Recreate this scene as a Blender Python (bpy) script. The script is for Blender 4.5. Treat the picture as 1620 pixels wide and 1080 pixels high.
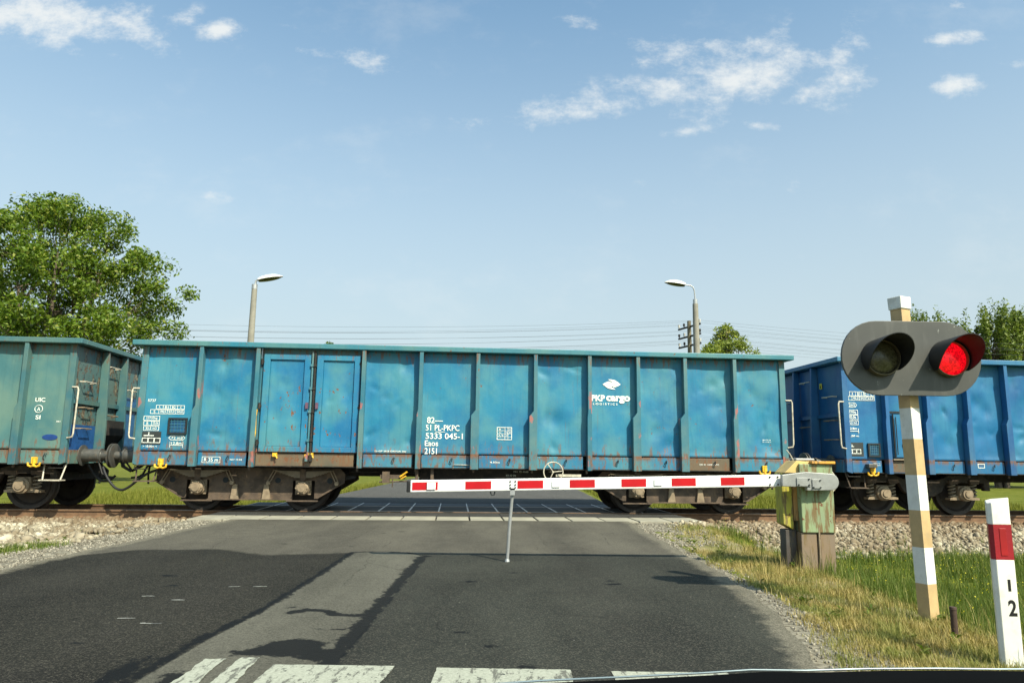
import bpy, math, random
import numpy as np
from mathutils import Vector, Matrix, noise as mnoise
R = math.radians
scene = bpy.context.scene
for o in list(bpy.data.objects): bpy.data.objects.remove(o)
COL = scene.collection

# ------------------------------------------------------------ camera
PITCH, ROLL, FOC = 0.16172, 0.01245, 1124.12
cam_d = bpy.data.cameras.new('camera'); cam = bpy.data.objects.new('camera', cam_d); COL.objects.link(cam)
cam_d.sensor_width = 36; cam_d.lens = FOC / 1620 * 36; cam_d.clip_start = 0.05; cam_d.clip_end = 3000
EYE = 1.098
fw = Vector((0, math.cos(PITCH), math.sin(PITCH))); up = Vector((0, -math.sin(PITCH), math.cos(PITCH))); rt = Vector((1, 0, 0))
r2 = rt * math.cos(ROLL) + up * math.sin(ROLL); u2 = -rt * math.sin(ROLL) + up * math.cos(ROLL)
M = Matrix((r2, u2, -fw)).transposed().to_4x4(); M.translation = Vector((0, 0, EYE)); cam.matrix_world = M
scene.camera = cam

# ------------------------------------------------------------ sun + sky
SUNV = Vector((0.60, -0.77, 1.0)).normalized()          # towards the sun
sun_d = bpy.data.lights.new('sun', 'SUN'); sun = bpy.data.objects.new('sun', sun_d); COL.objects.link(sun)
sun_d.energy = 5.0; sun_d.angle = R(0.6); sun_d.color = (1.0, 0.93, 0.74)
sun.rotation_euler = SUNV.to_track_quat('Z', 'Y').to_euler()
scene.view_settings.view_transform = 'Standard'; scene.view_settings.look = 'None'
scene.view_settings.exposure = 0.58; scene.view_settings.gamma = 1.0
world = bpy.data.worlds.new('World'); scene.world = world; world.use_nodes = True

class NT:
    def __init__(s, tree): s.t = tree; s.n = tree.nodes; s.l = tree.links
    def node(s, typ, **kw):
        n = s.n.new(typ)
        for k, v in kw.items(): setattr(n, k, v)
        return n
    def put(s, sock, v):
        if hasattr(v, 'is_output'): s.l.new(v, sock)
        elif v is not None:
            if isinstance(v, (tuple, list)) and len(v) == 3 and sock.type == 'RGBA': v = (*v, 1)
            sock.default_value = v
    def math(s, op, a, b=None, c=None, clamp=False):
        n = s.node('ShaderNodeMath', operation=op); n.use_clamp = clamp
        s.put(n.inputs[0], a); s.put(n.inputs[1], b)
        if c is not None: s.put(n.inputs[2], c)
        return n.outputs[0]
    def mix(s, f, a, b, mode='MIX'):
        n = s.node('ShaderNodeMix', data_type='RGBA', blend_type=mode)
        s.put(n.inputs[0], f); s.put(n.inputs[6], a); s.put(n.inputs[7], b); return n.outputs[2]
    def noise(s, vec, scale, detail=3, rough=.5, out=0):
        n = s.node('ShaderNodeTexNoise'); s.put(n.inputs['Vector'], vec); n.inputs['Scale'].default_value = scale
        n.inputs['Detail'].default_value = detail; n.inputs['Roughness'].default_value = rough; return n.outputs[out]
    def vor(s, vec, scale, feature='F1', out='Distance'):
        n = s.node('ShaderNodeTexVoronoi', feature=feature); s.put(n.inputs['Vector'], vec); n.inputs['Scale'].default_value = scale
        return n.outputs[out]
    def ramp(s, f, lo, hi, a=0.0, b=1.0):
        n = s.node('ShaderNodeMapRange', interpolation_type='SMOOTHSTEP')
        s.put(n.inputs[0], f)
        for i, v in zip((1, 2, 3, 4), (lo, hi, a, b)): n.inputs[i].default_value = v
        return n.outputs[0]
    def mapping(s, vec, loc=(0, 0, 0), scale=(1, 1, 1)):
        n = s.node('ShaderNodeMapping'); s.put(n.inputs[0], vec)
        n.inputs['Location'].default_value = loc; n.inputs['Scale'].default_value = scale; return n.outputs[0]
    def sep(s, v):
        n = s.node('ShaderNodeSeparateXYZ'); s.put(n.inputs[0], v); return n.outputs
    def bump(s, h, strength, dist, normal=None):
        n = s.node('ShaderNodeBump'); s.put(n.inputs['Height'], h); n.inputs['Strength'].default_value = strength
        n.inputs['Distance'].default_value = dist
        if normal is not None: s.put(n.inputs['Normal'], normal)
        return n.outputs[0]

w = NT(world.node_tree); w.n.clear()
sky = w.node('ShaderNodeTexSky', sky_type='NISHITA'); sky.sun_disc = False
sky.sun_elevation = math.asin(SUNV.z); sky.sun_rotation = math.atan2(SUNV.x, SUNV.y)
sky.air_density = 1.0; sky.dust_density = 2.2; sky.ozone_density = 2.0; sky.altitude = 150
# scattered clouds laid out by world direction (azimuth and elevation as slopes x/y and z/y)
tc = w.node('ShaderNodeTexCoord').outputs['Generated']; dx, dy, dz = w.sep(tc)
dyc = w.math('MAXIMUM', dy, 0.05)
cu = w.math('DIVIDE', dx, dyc); cw = w.math('DIVIDE', dz, dyc)
cmb = w.node('ShaderNodeCombineXYZ'); w.put(cmb.inputs[0], cu); w.put(cmb.inputs[1], cw)
CL = [  # u, w, half width, half height, tilt, weight
    (0.3602, 0.5817, 0.0914, 0.0433, 0.35, 1.00),
    (0.3204, 0.5450, 0.0670, 0.0266, 0.09, 0.90),
    (0.2361, 0.6186, 0.0484, 0.0209, 0.09, 0.80),
    (0.3040, 0.6259, 0.0581, 0.0157, 0.00, 0.70),
    (0.2249, 0.5489, 0.0431, 0.0185, 0.21, 0.75),
    (0.1195, 0.5270, 0.0715, 0.0224, 0.21, 0.85),
    (0.0338, 0.5126, 0.0761, 0.0203, 0.09, 0.80),
    (0.5072, 0.6254, 0.0252, 0.0418, -0.35, 0.75),
    (0.4939, 0.5679, 0.0480, 0.0227, 0.44, 0.90),
    (0.4303, 0.5444, 0.0335, 0.0123, 0.17, 0.80),
    (0.6810, 0.5684, 0.0365, 0.0145, 0.09, 1.05),
    (0.6731, 0.6414, 0.0330, 0.0095, 0.14, 0.75),
    (0.7565, 0.6026, 0.0241, 0.0084, 0.00, 0.60),
    (-0.6569, 0.6519, 0.1067, 0.0275, -0.17, 1.00),
    (-0.7759, 0.6716, 0.0875, 0.0319, 0.00, 0.95),
    (-0.5831, 0.6423, 0.0329, 0.0274, 0.00, 0.90),
    (-0.6997, 0.6186, 0.0347, 0.0147, -0.44, 0.80),
    (-0.4517, 0.6367, 0.0310, 0.0137, 0.09, 0.85),
    (-0.5118, 0.6592, 0.0233, 0.0127, 0.52, 0.60),
    (-0.2317, 0.5945, 0.0433, 0.0166, -0.44, 0.50),
    (-0.3047, 0.6092, 0.0289, 0.0084, -0.09, 0.55),
    (0.0863, 0.6642, 0.0292, 0.0096, -0.14, 0.80),
    (0.0131, 0.6856, 0.0342, 0.0086, -0.09, 0.55),
    (0.2566, 0.4851, 0.0341, 0.0091, 0.09, 0.72),
    (0.3660, 0.4947, 0.0266, 0.0071, -0.09, 0.60),
    (0.6830, 0.6990, 0.0176, 0.0086, 0.00, 0.60),
    (-0.4169, 0.3702, 0.0372, 0.0097, -0.14, 0.45),
    (0.2123, 0.4029, 0.0281, 0.0079, 0.00, 0.35),
    (0.3991, 0.3955, 0.0561, 0.0118, 0.35, 0.35),
    (-0.3653, 0.6506, 0.0252, 0.0053, -0.17, 0.50),
]
cov = None
for (a, b, ra, rb, th, wt) in CL:
    du = w.math('SUBTRACT', cu, a); dw = w.math('SUBTRACT', cw, b)
    c_, s_ = math.cos(th), math.sin(th)
    p = w.math('MULTIPLY_ADD', dw, s_ / ra, w.math('MULTIPLY', du, c_ / ra))
    q = w.math('MULTIPLY_ADD', dw, c_ / rb, w.math('MULTIPLY', du, -s_ / rb))
    r_ = w.math('ADD', w.math('MULTIPLY', p, p), w.math('MULTIPLY', q, q))
    g = w.math('MULTIPLY', w.math('EXPONENT', w.math('MULTIPLY', r_, -0.5)), wt)
    cov = g if cov is None else w.math('MAXIMUM', cov, g)
nz = w.noise(w.mapping(cmb.outputs[0], (3.1, 1.7, 0), (1.0, 1.5, 1)), 9.5, 12, .68)
nz2 = w.noise(w.mapping(cmb.outputs[0], (7.1, 2.7, 0), (1.0, 2.2, 1)), 3.0, 5, .55)
dens = w.math('ADD', cov, w.math('MULTIPLY', w.math('SUBTRACT', nz, 0.5), 3.6))
fac = w.math('MULTIPLY', w.ramp(dens, 0.30, 1.35), w.ramp(cov, 0.03, 0.3))
wisps = w.math('MULTIPLY', w.ramp(w.math('MULTIPLY', w.math('ADD', nz, nz2), .5), .50, .70), 0.16)
fac = w.math('MULTIPLY', w.math('MAXIMUM', fac, wisps), 0.80, clamp=True)
fac = w.math('MULTIPLY', fac, w.ramp(dy, 0.05, 0.3))
bg = w.node('ShaderNodeBackground'); 
skyc = w.mix(1.0, sky.outputs[0], (0.86, 1.10, 1.02), 'MULTIPLY')
skyc = w.mix(w.ramp(dz, 0.05, 0.72, .88, 0.0), skyc, (2.80, 3.18, 3.28))     # summer haze low in the sky
w.put(bg.inputs[0], w.mix(fac, skyc, (4.3, 4.35, 4.2)))
bg.inputs[1].default_value = 0.15
wo = w.node('ShaderNodeOutputWorld'); w.l.new(bg.outputs[0], wo.inputs[0])

# ------------------------------------------------------------ object helpers
def tag(o, label=None, cat=None, group=None, kind=None):
    if label: o['label'] = label
    if cat: o['category'] = cat
    if group: o['group'] = group
    if kind: o['kind'] = kind
    return o
def empty(name, loc=(0, 0, 0), rz=0.0, **kw):
    o = bpy.data.objects.new(name, None); COL.objects.link(o); o.location = loc; o.rotation_euler = (0, 0, rz)
    o.empty_display_size = .2
    return tag(o, **kw)
def finish(me, name, mat, parent=None, smooth=None, loc=(0, 0, 0), bevel=0, **kw):
    o = bpy.data.objects.new(name, me); COL.objects.link(o); o.location = loc
    if parent is not None: o.parent = parent
    if mat is not None: me.materials.append(mat)
    if smooth is not None:
        me.polygons.foreach_set('use_smooth', [True] * len(me.polygons))
        me.set_sharp_from_angle(angle=R(smooth))
    if bevel:
        b = o.modifiers.new('bevel', 'BEVEL'); b.width = bevel; b.segments = 2; b.limit_method = 'ANGLE'; b.angle_limit = R(40)
    return tag(o, **kw)
class MB:
    def __init__(s): s.v = []; s.f = []
    def add(s, vs, fs):
        n = len(s.v); s.v += [tuple(v) for v in vs]; s.f += [tuple(i + n for i in f) for f in fs]; return s
    def box(s, x0, x1, y0, y1, z0, z1, mat=None):
        vs = [Vector((x, y, z)) for z in (z0, z1) for y in (y0, y1) for x in (x0, x1)]
        if mat is not None: vs = [mat @ v for v in vs]
        return s.add(vs, [(0, 2, 3, 1), (4, 5, 7, 6), (0, 1, 5, 4), (2, 6, 7, 3), (0, 4, 6, 2), (1, 3, 7, 5)])
    def prism(s, poly, y0, y1, mat=None):       # poly in x,z (counter-clockwise seen from -y)
        n = len(poly)
        vs = [Vector((x, y0, z)) for x, z in poly] + [Vector((x, y1, z)) for x, z in poly]
        if mat is not None: vs = [mat @ v for v in vs]
        fs = [tuple(range(n)), tuple(range(2 * n - 1, n - 1, -1))]
        fs += [(i, i + n, (i + 1) % n + n, (i + 1) % n) for i in range(n)]
        return s.add(vs, fs)
    def tube(s, pts, r, n=8, cap=True):
        pts = [Vector(p) for p in pts]; m = len(pts); rr = r if isinstance(r, (list, tuple)) else [r] * m
        base = len(s.v); ref = None
        for i, p in enumerate(pts):
            d = (pts[min(i + 1, m - 1)] - pts[max(i - 1, 0)]).normalized()
            if ref is None: ref = Vector((0, 0, 1)) if abs(d.z) < .9 else Vector((1, 0, 0))
            a = d.cross(ref).normalized(); b = a.cross(d).normalized(); ref = b
            for k in range(n):
                t = 2 * math.pi * k / n; s.v.append(tuple(p + a * math.cos(t) * rr[i] + b * math.sin(t) * rr[i]))
        for i in range(m - 1):
            for k in range(n):
                a = base + i * n + k; b = base + i * n + (k + 1) % n; s.f.append((a, b, b + n, a + n))
        if cap: s.f.append(tuple(base + k for k in range(n - 1, -1, -1))); s.f.append(tuple(base + (m - 1) * n + k for k in range(n)))
        return s
    def lathe(s, prof, org, axis, n=32, closed=False):    # prof: (r, t) list along the axis
        axis = Vector(axis).normalized(); org = Vector(org)
        a = axis.orthogonal().normalized(); b = axis.cross(a); base = len(s.v); m = len(prof)
        for (r, t) in prof:
            for k in range(n):
                th = 2 * math.pi * k / n; s.v.append(tuple(org + axis * t + (a * math.cos(th) + b * math.sin(th)) * max(r, .0001)))
        for i in range(m if closed else m - 1):
            for k in range(n):
                p = base + i * n + k; q = base + i * n + (k + 1) % n; j = ((i + 1) % m - i) * n
                s.f.append((p, q, q + j, p + j))
        return s
    def mesh(s, name):
        me = bpy.data.meshes.new(name); me.from_pydata(s.v, [], s.f); me.update(); return me
    def build(s, name, mat, parent=None, **kw):
        me = s.mesh(name)
        import bmesh
        bm = bmesh.new(); bm.from_mesh(me); bmesh.ops.recalc_face_normals(bm, faces=bm.faces); bm.to_mesh(me); bm.free()
        return finish(me, name, mat, parent, **kw)
def fast_mesh(name, V, F, mat, parent=None, smooth=False, **kw):
    V = np.asarray(V, dtype=np.float32); F = np.asarray(F, dtype=np.int32); k = F.shape[1]
    me = bpy.data.meshes.new(name); me.vertices.add(len(V)); me.vertices.foreach_set('co', V.ravel())
    me.loops.add(F.size); me.loops.foreach_set('vertex_index', F.ravel())
    me.polygons.add(len(F)); me.polygons.foreach_set('loop_start', np.arange(0, F.size, k, dtype=np.int32))
    me.polygons.foreach_set('loop_total', np.full(len(F), k, dtype=np.int32))
    if smooth: me.polygons.foreach_set('use_smooth', np.ones(len(F), dtype=bool))
    me.update(calc_edges=True); me.validate()
    return finish(me, name, mat, parent, **kw)
def copy_tree(o, parent=None):
    c = o.copy(); COL.objects.link(c)
    if parent is not None: c.parent = parent
    for ch in list(o.children): copy_tree(ch, c)
    return c

# ------------------------------------------------------------ materials
def mat_new(name):
    m = bpy.data.materials.new(name); m.use_nodes = True; t = NT(m.node_tree); t.n.clear()
    b = t.node('ShaderNodeBsdfPrincipled'); o = t.node('ShaderNodeOutputMaterial'); t.l.new(b.outputs[0], o.inputs[0])
    t.obj = t.node('ShaderNodeTexCoord').outputs['Object']; return m, t, b
AL_ = .70      # overall reflectance calibration of dusty outdoor surfaces
def simple(name, col, rough=.6, metal=0.0, var=.25, scale=6, bumpd=.002, bs=60, dirt=None, dirt_amt=.5):
    if max(col) < .43: col = tuple(x * AL_ for x in col)
    m, t, b = mat_new(name)
    n = t.noise(t.obj, scale, 5, .6)
    c = t.mix(t.ramp(n, .3, .7), tuple(x * (1 - var) for x in col), tuple(min(1, x * (1 + var)) for x in col))
    if dirt: c = t.mix(t.math('MULTIPLY', t.ramp(t.noise(t.mapping(t.obj, (5, 3, 1)), scale * 1.7, 6, .65), .5, .66), dirt_amt), c, dirt)
    t.put(b.inputs['Base Color'], c); b.inputs['Roughness'].default_value = rough; b.inputs['Metallic'].default_value = metal
    if bumpd: t.put(b.inputs['Normal'], t.bump(t.noise(t.obj, bs, 4), .5, bumpd))
    return m
def paint(name, cA, cB, cC, seed=0.0, rust=.5, red=0.0, rough=.52, chips=None, seam=True, flaky=False):
    """weathered wagon paint: two blues and a faded tone in cloudy patches, streaks, chips of rust, grime at the seam"""
    m, t, b = mat_new(name)
    cA, cB, cC = (tuple(x * .86 for x in q) for q in (cA, cB, cC))
    P = t.mapping(t.obj, (seed, seed * .7, seed * .3))
    n1 = t.noise(P, .9, 4, .55); n2 = t.noise(t.mapping(P, (7, 2, 3), (1, 1, .8)), 1.5, 5, .55)
    c = t.mix(t.ramp(n1, .38, .62), cA, cB)
    c = t.mix(t.math('MULTIPLY', t.ramp(n2, .38, .68), .72), c, cC)
    st = t.noise(t.mapping(P, (1, 1, 1), (9, 9, .5)), 2.0, 4, .6)          # vertical run marks
    c = t.mix(t.math('MULTIPLY', t.ramp(st, .5, .75), .22), c, tuple(x * .55 for x in cA))
    rr_ = t.noise(t.mapping(P, (5, 2, 1), (16, 16, .45)), 1.6, 5, .7)       # rust runs
    c = t.mix(t.math('MULTIPLY', t.ramp(rr_, .62, .74), .30 + .25 * rust), c, (.13, .075, .04))
    fine = t.noise(t.mapping(P, (0, 0, 0), (1, 1, 2.5)), 26, 5, .7)
    c = t.mix(t.math('MULTIPLY', t.ramp(fine, .55, .75), .18), c, tuple(min(1, x * 1.5 + .04) for x in cC))
    z = t.sep(t.obj)[2]
    rn = t.noise(t.mapping(P, (3, 9, 2), (1, 1, .8)), 11, 6, .68)
    low = t.noise(t.mapping(P, (13, 4, 2)), 1.3, 2)
    thr = t.math('ADD', rn, t.math('MULTIPLY', low, .18))
    spots = t.ramp(thr, .80 - .09 * rust, .83 - .09 * rust)
    if flaky:
        fk = t.noise(t.mapping(P, (8, 1, 5), (1.5, 1.5, .8)), 4, 7, .72)
        c = t.mix(t.ramp(fk, .52, .56), c, (.11, .07, .04)); c = t.mix(t.ramp(fk, .60, .62), c, (.26, .26, .19)); c = t.mix(t.ramp(t.noise(t.mapping(P, (1, 9, 2)), 6, 6, .7), .58, .60), c, (.035, .045, .05))
    if chips:      # heavily chipped region x0,x1,z0,z1
        x = t.sep(t.obj)[0]
        reg = t.math('MULTIPLY', t.math('MULTIPLY', t.ramp(x, chips[0], chips[0] + .1), t.ramp(x, chips[1], chips[1] + .1, 1, 0)),
                     t.math('MULTIPLY', t.ramp(z, chips[2], chips[2] + .15), t.ramp(z, chips[3] - .3, chips[3], 1, 0)))
        sp2 = t.ramp(t.math('ADD', t.noise(t.mapping(P, (2, 5, 1), (1.6, 1.6, .9)), 5.5, 5, .6), t.math('MULTIPLY', reg, .10)), .735, .75)
        spots = t.math('MAXIMUM', spots, t.math('MULTIPLY', sp2, reg))
    rustc = t.mix(t.noise(P, 30, 4), (.10, .035, .015), (.22, .10, .045))
    c = t.mix(spots, c, rustc)
    if seam:       # rusty waterline where the side sheets meet the sill
        sn = t.noise(t.mapping(P, (0, 0, 0), (2.5, 2.5, .6)), 3.5, 5, .7)
        band = t.math('MULTIPLY', t.ramp(z, 1.02, 1.13), t.ramp(z, 1.14, 1.17, 1, 0))
        c = t.mix(t.math('MULTIPLY', band, t.ramp(sn, .40, .58)), c, rustc)
        gr = t.math('MULTIPLY', t.ramp(z, .85, 1.6, 1, 0), t.ramp(sn, .3, .8)); c = t.mix(t.math('MULTIPLY', gr, .35), c, (.12, .115, .09))
    if rust > .3:      # rust bleeding from under the top rail and up from the seam
        tn = t.noise(t.mapping(P, (0, 3, 0), (7, 7, .9)), 2.6, 6, .7)
        tb = t.math('MULTIPLY', t.ramp(z, 2.55, 3.14), t.ramp(z, 3.142, 3.15, 1, 0))
        c = t.mix(t.math('MULTIPLY', t.ramp(t.math('ADD', tn, t.math('MULTIPLY', tb, .22)), .70, .80), t.math('MULTIPLY', tb, .8)), c, rustc)
        ub = t.ramp(z, 1.15, 1.65, 1, 0); tn2 = t.noise(t.mapping(P, (9, 3, 0), (5, 5, 1.2)), 3.1, 6, .72)
        c = t.mix(t.math('MULTIPLY', t.ramp(t.math('ADD', tn2, t.math('MULTIPLY', ub, .16)), .68, .74), t.math('MULTIPLY', ub, .75)), c, rustc)
        sc_ = t.ramp(t.noise(t.mapping(P, (2, 2, 7), (1, 1, 9)), 5, 6, .75), .66, .70); c = t.mix(t.math('MULTIPLY', sc_, .35), c, (.20, .26, .25))
    if red:
        rd = t.ramp(t.noise(t.mapping(P, (4, 4, 4), (1.5, 1, .55)), 3.2, 3, .5), .62 - .06 * red, .66 - .06 * red)
        rd = t.math('MULTIPLY', rd, t.ramp(z, 2.2, 2.7, 1, 0))
        c = t.mix(t.math('MULTIPLY', rd, t.ramp(fine, .3, .6, .2, .9)), c, (.38, .11, .085))
    t.put(b.inputs['Base Color'], c)
    t.put(b.inputs['Roughness'], t.math('ADD', rough, t.math('MULTIPLY', spots, .4)))
    h = t.math('ADD', t.math('MULTIPLY', n2, .8), t.math('MULTIPLY', t.noise(P, 5, 3, .5), .25))
    nb = t.bump(h, .5, .024); nb = t.bump(t.math('MULTIPLY', spots, -1), .6, .002, nb)
    t.put(b.inputs['Normal'], t.bump(t.noise(P, 90, 3), .25, .001, nb))
    return m
def asphalt(name, col, var=.25, fleck=.12, brown=None, seed=0, cracks=False):
    m, t, b = mat_new(name)
    P = t.mapping(t.obj, (seed, seed * 2, 0))
    n = t.noise(t.mapping(P, (0, 0, 0), (1, .35, 1)), .8, 6, .6)
    c = t.mix(t.ramp(n, .3, .7), tuple(x * (1 - var) for x in col), tuple(x * (1 + var) for x in col))
    if brown: c = t.mix(t.math('MULTIPLY', t.ramp(t.noise(P, .35, 3), .4, .65), .6), c, brown)
    ag = t.vor(P, 130, out='Color'); agv = t.sep(ag)[0]
    c = t.mix(t.math('MULTIPLY', t.ramp(agv, .55, 1.0), fleck * 2.2), c, (.36, .35, .32))
    c = t.mix(t.math('MULTIPLY', t.ramp(agv, .0, .35, 1, 0), .45), c, tuple(x * .45 for x in col))
    blob = t.ramp(t.noise(P, 5.5, 3, .5), .68, .74); c = t.mix(t.math('MULTIPLY', blob, .55), c, tuple(x * .5 for x in col))
    md = t.noise(P, 38, 5, .75); c = t.mix(t.ramp(md, .40, .62), t.mix(.16, c, (.0, .0, .0)), t.mix(.035, c, (.4, .38, .33)))
    spk = t.ramp(t.noise(P, 34, 2, .5), .71, .75); c = t.mix(t.math('MULTIPLY', spk, .6), c, (.42, .41, .38))
    if cracks:
        ck = t.ramp(t.vor(t.mix(.12, P, t.noise(P, 3, 3, out=1)), 1.1, 'DISTANCE_TO_EDGE'), 0, .012, 1, 0)
        c = t.mix(t.math('MULTIPLY', ck, .5), c, (.02, .02, .02))
    t.put(b.inputs['Base Color'], c); t.put(b.inputs['Roughness'], t.math('ADD', .82, t.math('MULTIPLY', agv, .12)))
    b.inputs['Specular IOR Level'].default_value = .3
    t.put(b.inputs['Normal'], t.bump(t.math('ADD', agv, t.noise(P, 60, 3)), .7, .004))
    return m
def island(name, cols, rough=.7, trans=.0, spot=None):
    """one tint per leaf, blade or stone"""
    m, t, b = mat_new(name)
    g = t.node('ShaderNodeNewGeometry').outputs['Random Per Island']
    cr = t.node('ShaderNodeValToRGB'); t.l.new(g, cr.inputs[0]); e = cr.color_ramp.elements
    while len(e) < len(cols): e.new(.5)
    for i, (p, c) in enumerate(cols): e[i].position = p; e[i].color = (*c, 1)
    c = cr.outputs[0]
    if spot: c = t.mix(t.math('MULTIPLY', t.ramp(t.noise(t.obj, spot[0], 3), .42, .62), spot[2]), c, spot[1])
    t.put(b.inputs['Base Color'], c); b.inputs['Roughness'].default_value = rough; b.inputs['Specular IOR Level'].default_value = .3
    if trans:
        tr = t.node('ShaderNodeBsdfTranslucent'); t.put(tr.inputs[0], t.mix(1, c, (1.25, 1.3, .6), 'MULTIPLY'))
        mx = t.node('ShaderNodeMixShader'); mx.inputs[0].default_value = trans
        t.l.new(b.outputs[0], mx.inputs[1]); t.l.new(tr.outputs[0], mx.inputs[2])
        out = [n for n in t.n if n.type == 'OUTPUT_MATERIAL'][0]; t.l.new(mx.outputs[0], out.inputs[0])
    return m

TEAL = ((.006, .155, .315), (.012, .205, .345), (.085, .275, .305))
MT = {
 'panel': paint('teal_panel_paint', *TEAL, seed=2.0, rust=.5),
 'door': paint('teal_door_paint', (.006, .150, .33), (.014, .21, .37), (.085, .27, .29), seed=5.3, rust=.5, chips=(-4.1, -2.2, 1.2, 2.6)),
 'rib': paint('teal_rib_paint', (.02, .15, .22), (.05, .19, .24), (.12, .22, .21), seed=9.0, rust=.55, red=.35),
 'rail': paint('teal_top_rail_paint', (.04, .19, .24), (.02, .19, .28), (.11, .24, .22), seed=12.0, rust=.85, seam=False),
 'sill': paint('rusty_sill_paint', (.16, .10, .055), (.10, .10, .075), (.20, .14, .08), seed=4.0, rust=1.2, seam=False),
 'panel1': paint('faded_green_panel_paint', (.05, .160, .178), (.08, .200, .20), (.15, .245, .195), seed=21.0, rust=.35),
 'rib1': paint('faded_green_rib_paint', (.03, .13, .17), (.07, .17, .17), (.13, .20, .155), seed=24.0, rust=.5),
 'end1': paint('peeling_end_wall_paint', (.05, .15, .17), (.10, .17, .16), (.14, .20, .17), seed=27.0, rust=1.0, flaky=True),
 'panel3': paint('bright_blue_panel_paint', (.003, .100, .28), (.005, .145, .33), (.035, .22, .36), seed=33.0, rust=.0),
 'rib3': paint('bright_blue_rib_paint', (.008, .085, .25), (.014, .12, .31), (.04, .165, .30), seed=36.0, rust=.1),
 'rail3': paint('blue_top_rail_paint', (.015, .13, .30), (.03, .18, .34), (.07, .21, .32), seed=37.0, rust=.5, seam=False),
 'blue_dark': simple('fresh_blue_patch', (.012, .07, .30), .5),
 'under': simple('underframe_grime', (.020, .018, .016), .8, var=.4, dirt=(.07, .05, .035), dirt_amt=.5, scale=4),
 'bogie': simple('bogie_brown_dust', (.115, .082, .058), .85, var=.35, scale=5, dirt=(.15, .10, .06), dirt_amt=.6, bumpd=.004),
 'bogie2': simple('bogie_dark_dust', (.045, .036, .028), .85, var=.35, scale=5, dirt=(.12, .08, .05), dirt_amt=.5, bumpd=.004),
 'axlebox': simple('axle_box_ochre_dust', (.34, .26, .17), .8, var=.2, scale=9, dirt=(.14, .09, .06), dirt_amt=.35),
 'wheel': simple('wheel_steel', (.045, .035, .028), .6, metal=.2, var=.3, scale=5),
 'tread': simple('polished_tread', (.33, .31, .29), .35, metal=.8, var=.1),
 'spring': simple('coil_spring_steel', (.34, .28, .20), .8, var=.2),
 'yellow': simple('hook_yellow', (.75, .42, .02), .55, dirt=(.25, .15, .05), dirt_amt=.5, scale=20),
 'buffer': simple('buffer_grey_steel', (.12, .12, .11), .5, metal=.3, dirt=(.16, .11, .07), scale=8),
 'hose': simple('black_rubber', (.012, .012, .013), .6, bumpd=0),
 'white_bar': simple('cream_handrail_paint', (.50, .46, .37), .5, dirt=(.3, .18, .1), dirt_amt=.4, scale=12),
 'black': simple('dark_slot', (.012, .02, .025), .7, bumpd=0),
 'letter': simple('white_lettering_paint', (.78, .80, .74), .6, var=.18, scale=25, dirt=(.15, .35, .38), dirt_amt=.45, bumpd=0),
 'letterbg': simple('dark_lettering_field', (.035, .045, .045), .7, bumpd=0),
 'grille': simple('card_holder_blue', (.015, .12, .28), .5),
 'wood': simple('weathered_floor_planks', (.18, .14, .10), .85),
}
CONC = simple('pole_concrete', (.36, .34, .28), .85, var=.15, scale=3, dirt=(.22, .2, .15), dirt_amt=.4)
GALV = simple('galvanised_steel', (.42, .43, .43), .45, metal=.5, var=.15)

# ------------------------------------------------------------ frames
YAW, D0, S0 = 0.07736, 14.1507, -6.0517
CY, SY = math.cos(YAW), math.sin(YAW)
def TW(s, v, z=0.0):     # track coordinates (along, beyond the near wagon side, up) -> world
    s += S0; return (CY * s - SY * (D0 + v), SY * s + CY * (D0 + v), z)
def TV(x, y):            # world -> v
    return -SY * x + CY * y - D0
def TVn(x, y): return -SY * x + CY * y - D0
XL, XR = -4.78, 2.08     # road edges
def sst(a, b, x): t = np.clip((x - a) / (b - a), 0, 1); return t * t * (3 - 2 * t)
def hgt(x, y):
    x = np.asarray(x, float); y = np.asarray(y, float); v = TVn(x, y)
    u = np.maximum(np.maximum(x - XR, XL - x), 0.0)
    right = (x > 0)
    near = sst(-1.2, -2.4, v)                                             # 1 in front of the ballast
    z_road = -0.035 - 0.02 * sst(0, .4, u)
    ditch = np.where(right, -0.50 * sst(1.05, 2.1, u) , -0.16 * sst(.6, 2.5, u))
    z_near = z_road + ditch
    z_near = z_near * near + (1 - near) * np.where(right, np.minimum(z_near, -.05), z_near)
    bal_top = -0.175
    k = sst(.1, .9, u)
    toe = np.where(right, -0.50, -0.22)
    z_bal = np.where(v < .2, toe + (bal_top - toe) * sst(-1.9, -.1, v), bal_top)
    z_bal = np.where(v > 2.9, bal_top + (-0.40 - bal_top) * sst(2.9, 4.3, v), z_bal)
    wb = sst(-2.6, -1.2, v)
    z = z_near * (1 - wb) + z_bal * wb
    onroad = 1 - sst(0, .55, u)
    z = z * (1 - onroad) + (-0.035) * onroad
    far = v > 5
    z = np.where(far, np.where(u > 0, -0.06 - .34 * sst(0, 2.5, u), -.035), z)
    z = np.where((u > 0) & (v > -1.35) & (v < 3.3) & (u < 1.3), np.minimum(z, -.16), z)
    z = np.where((u > 0) & (u < 1.75) & (v <= -1.27) & (v > -3.2), np.maximum(z, -.035 - .35 * np.maximum(u - 1.35, 0)), z)      # verge filled up to the deck slabs
    z = np.where((u <= 0) & (v > -1.5) & (v < 4.6), -.2, z)
    return z

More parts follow.
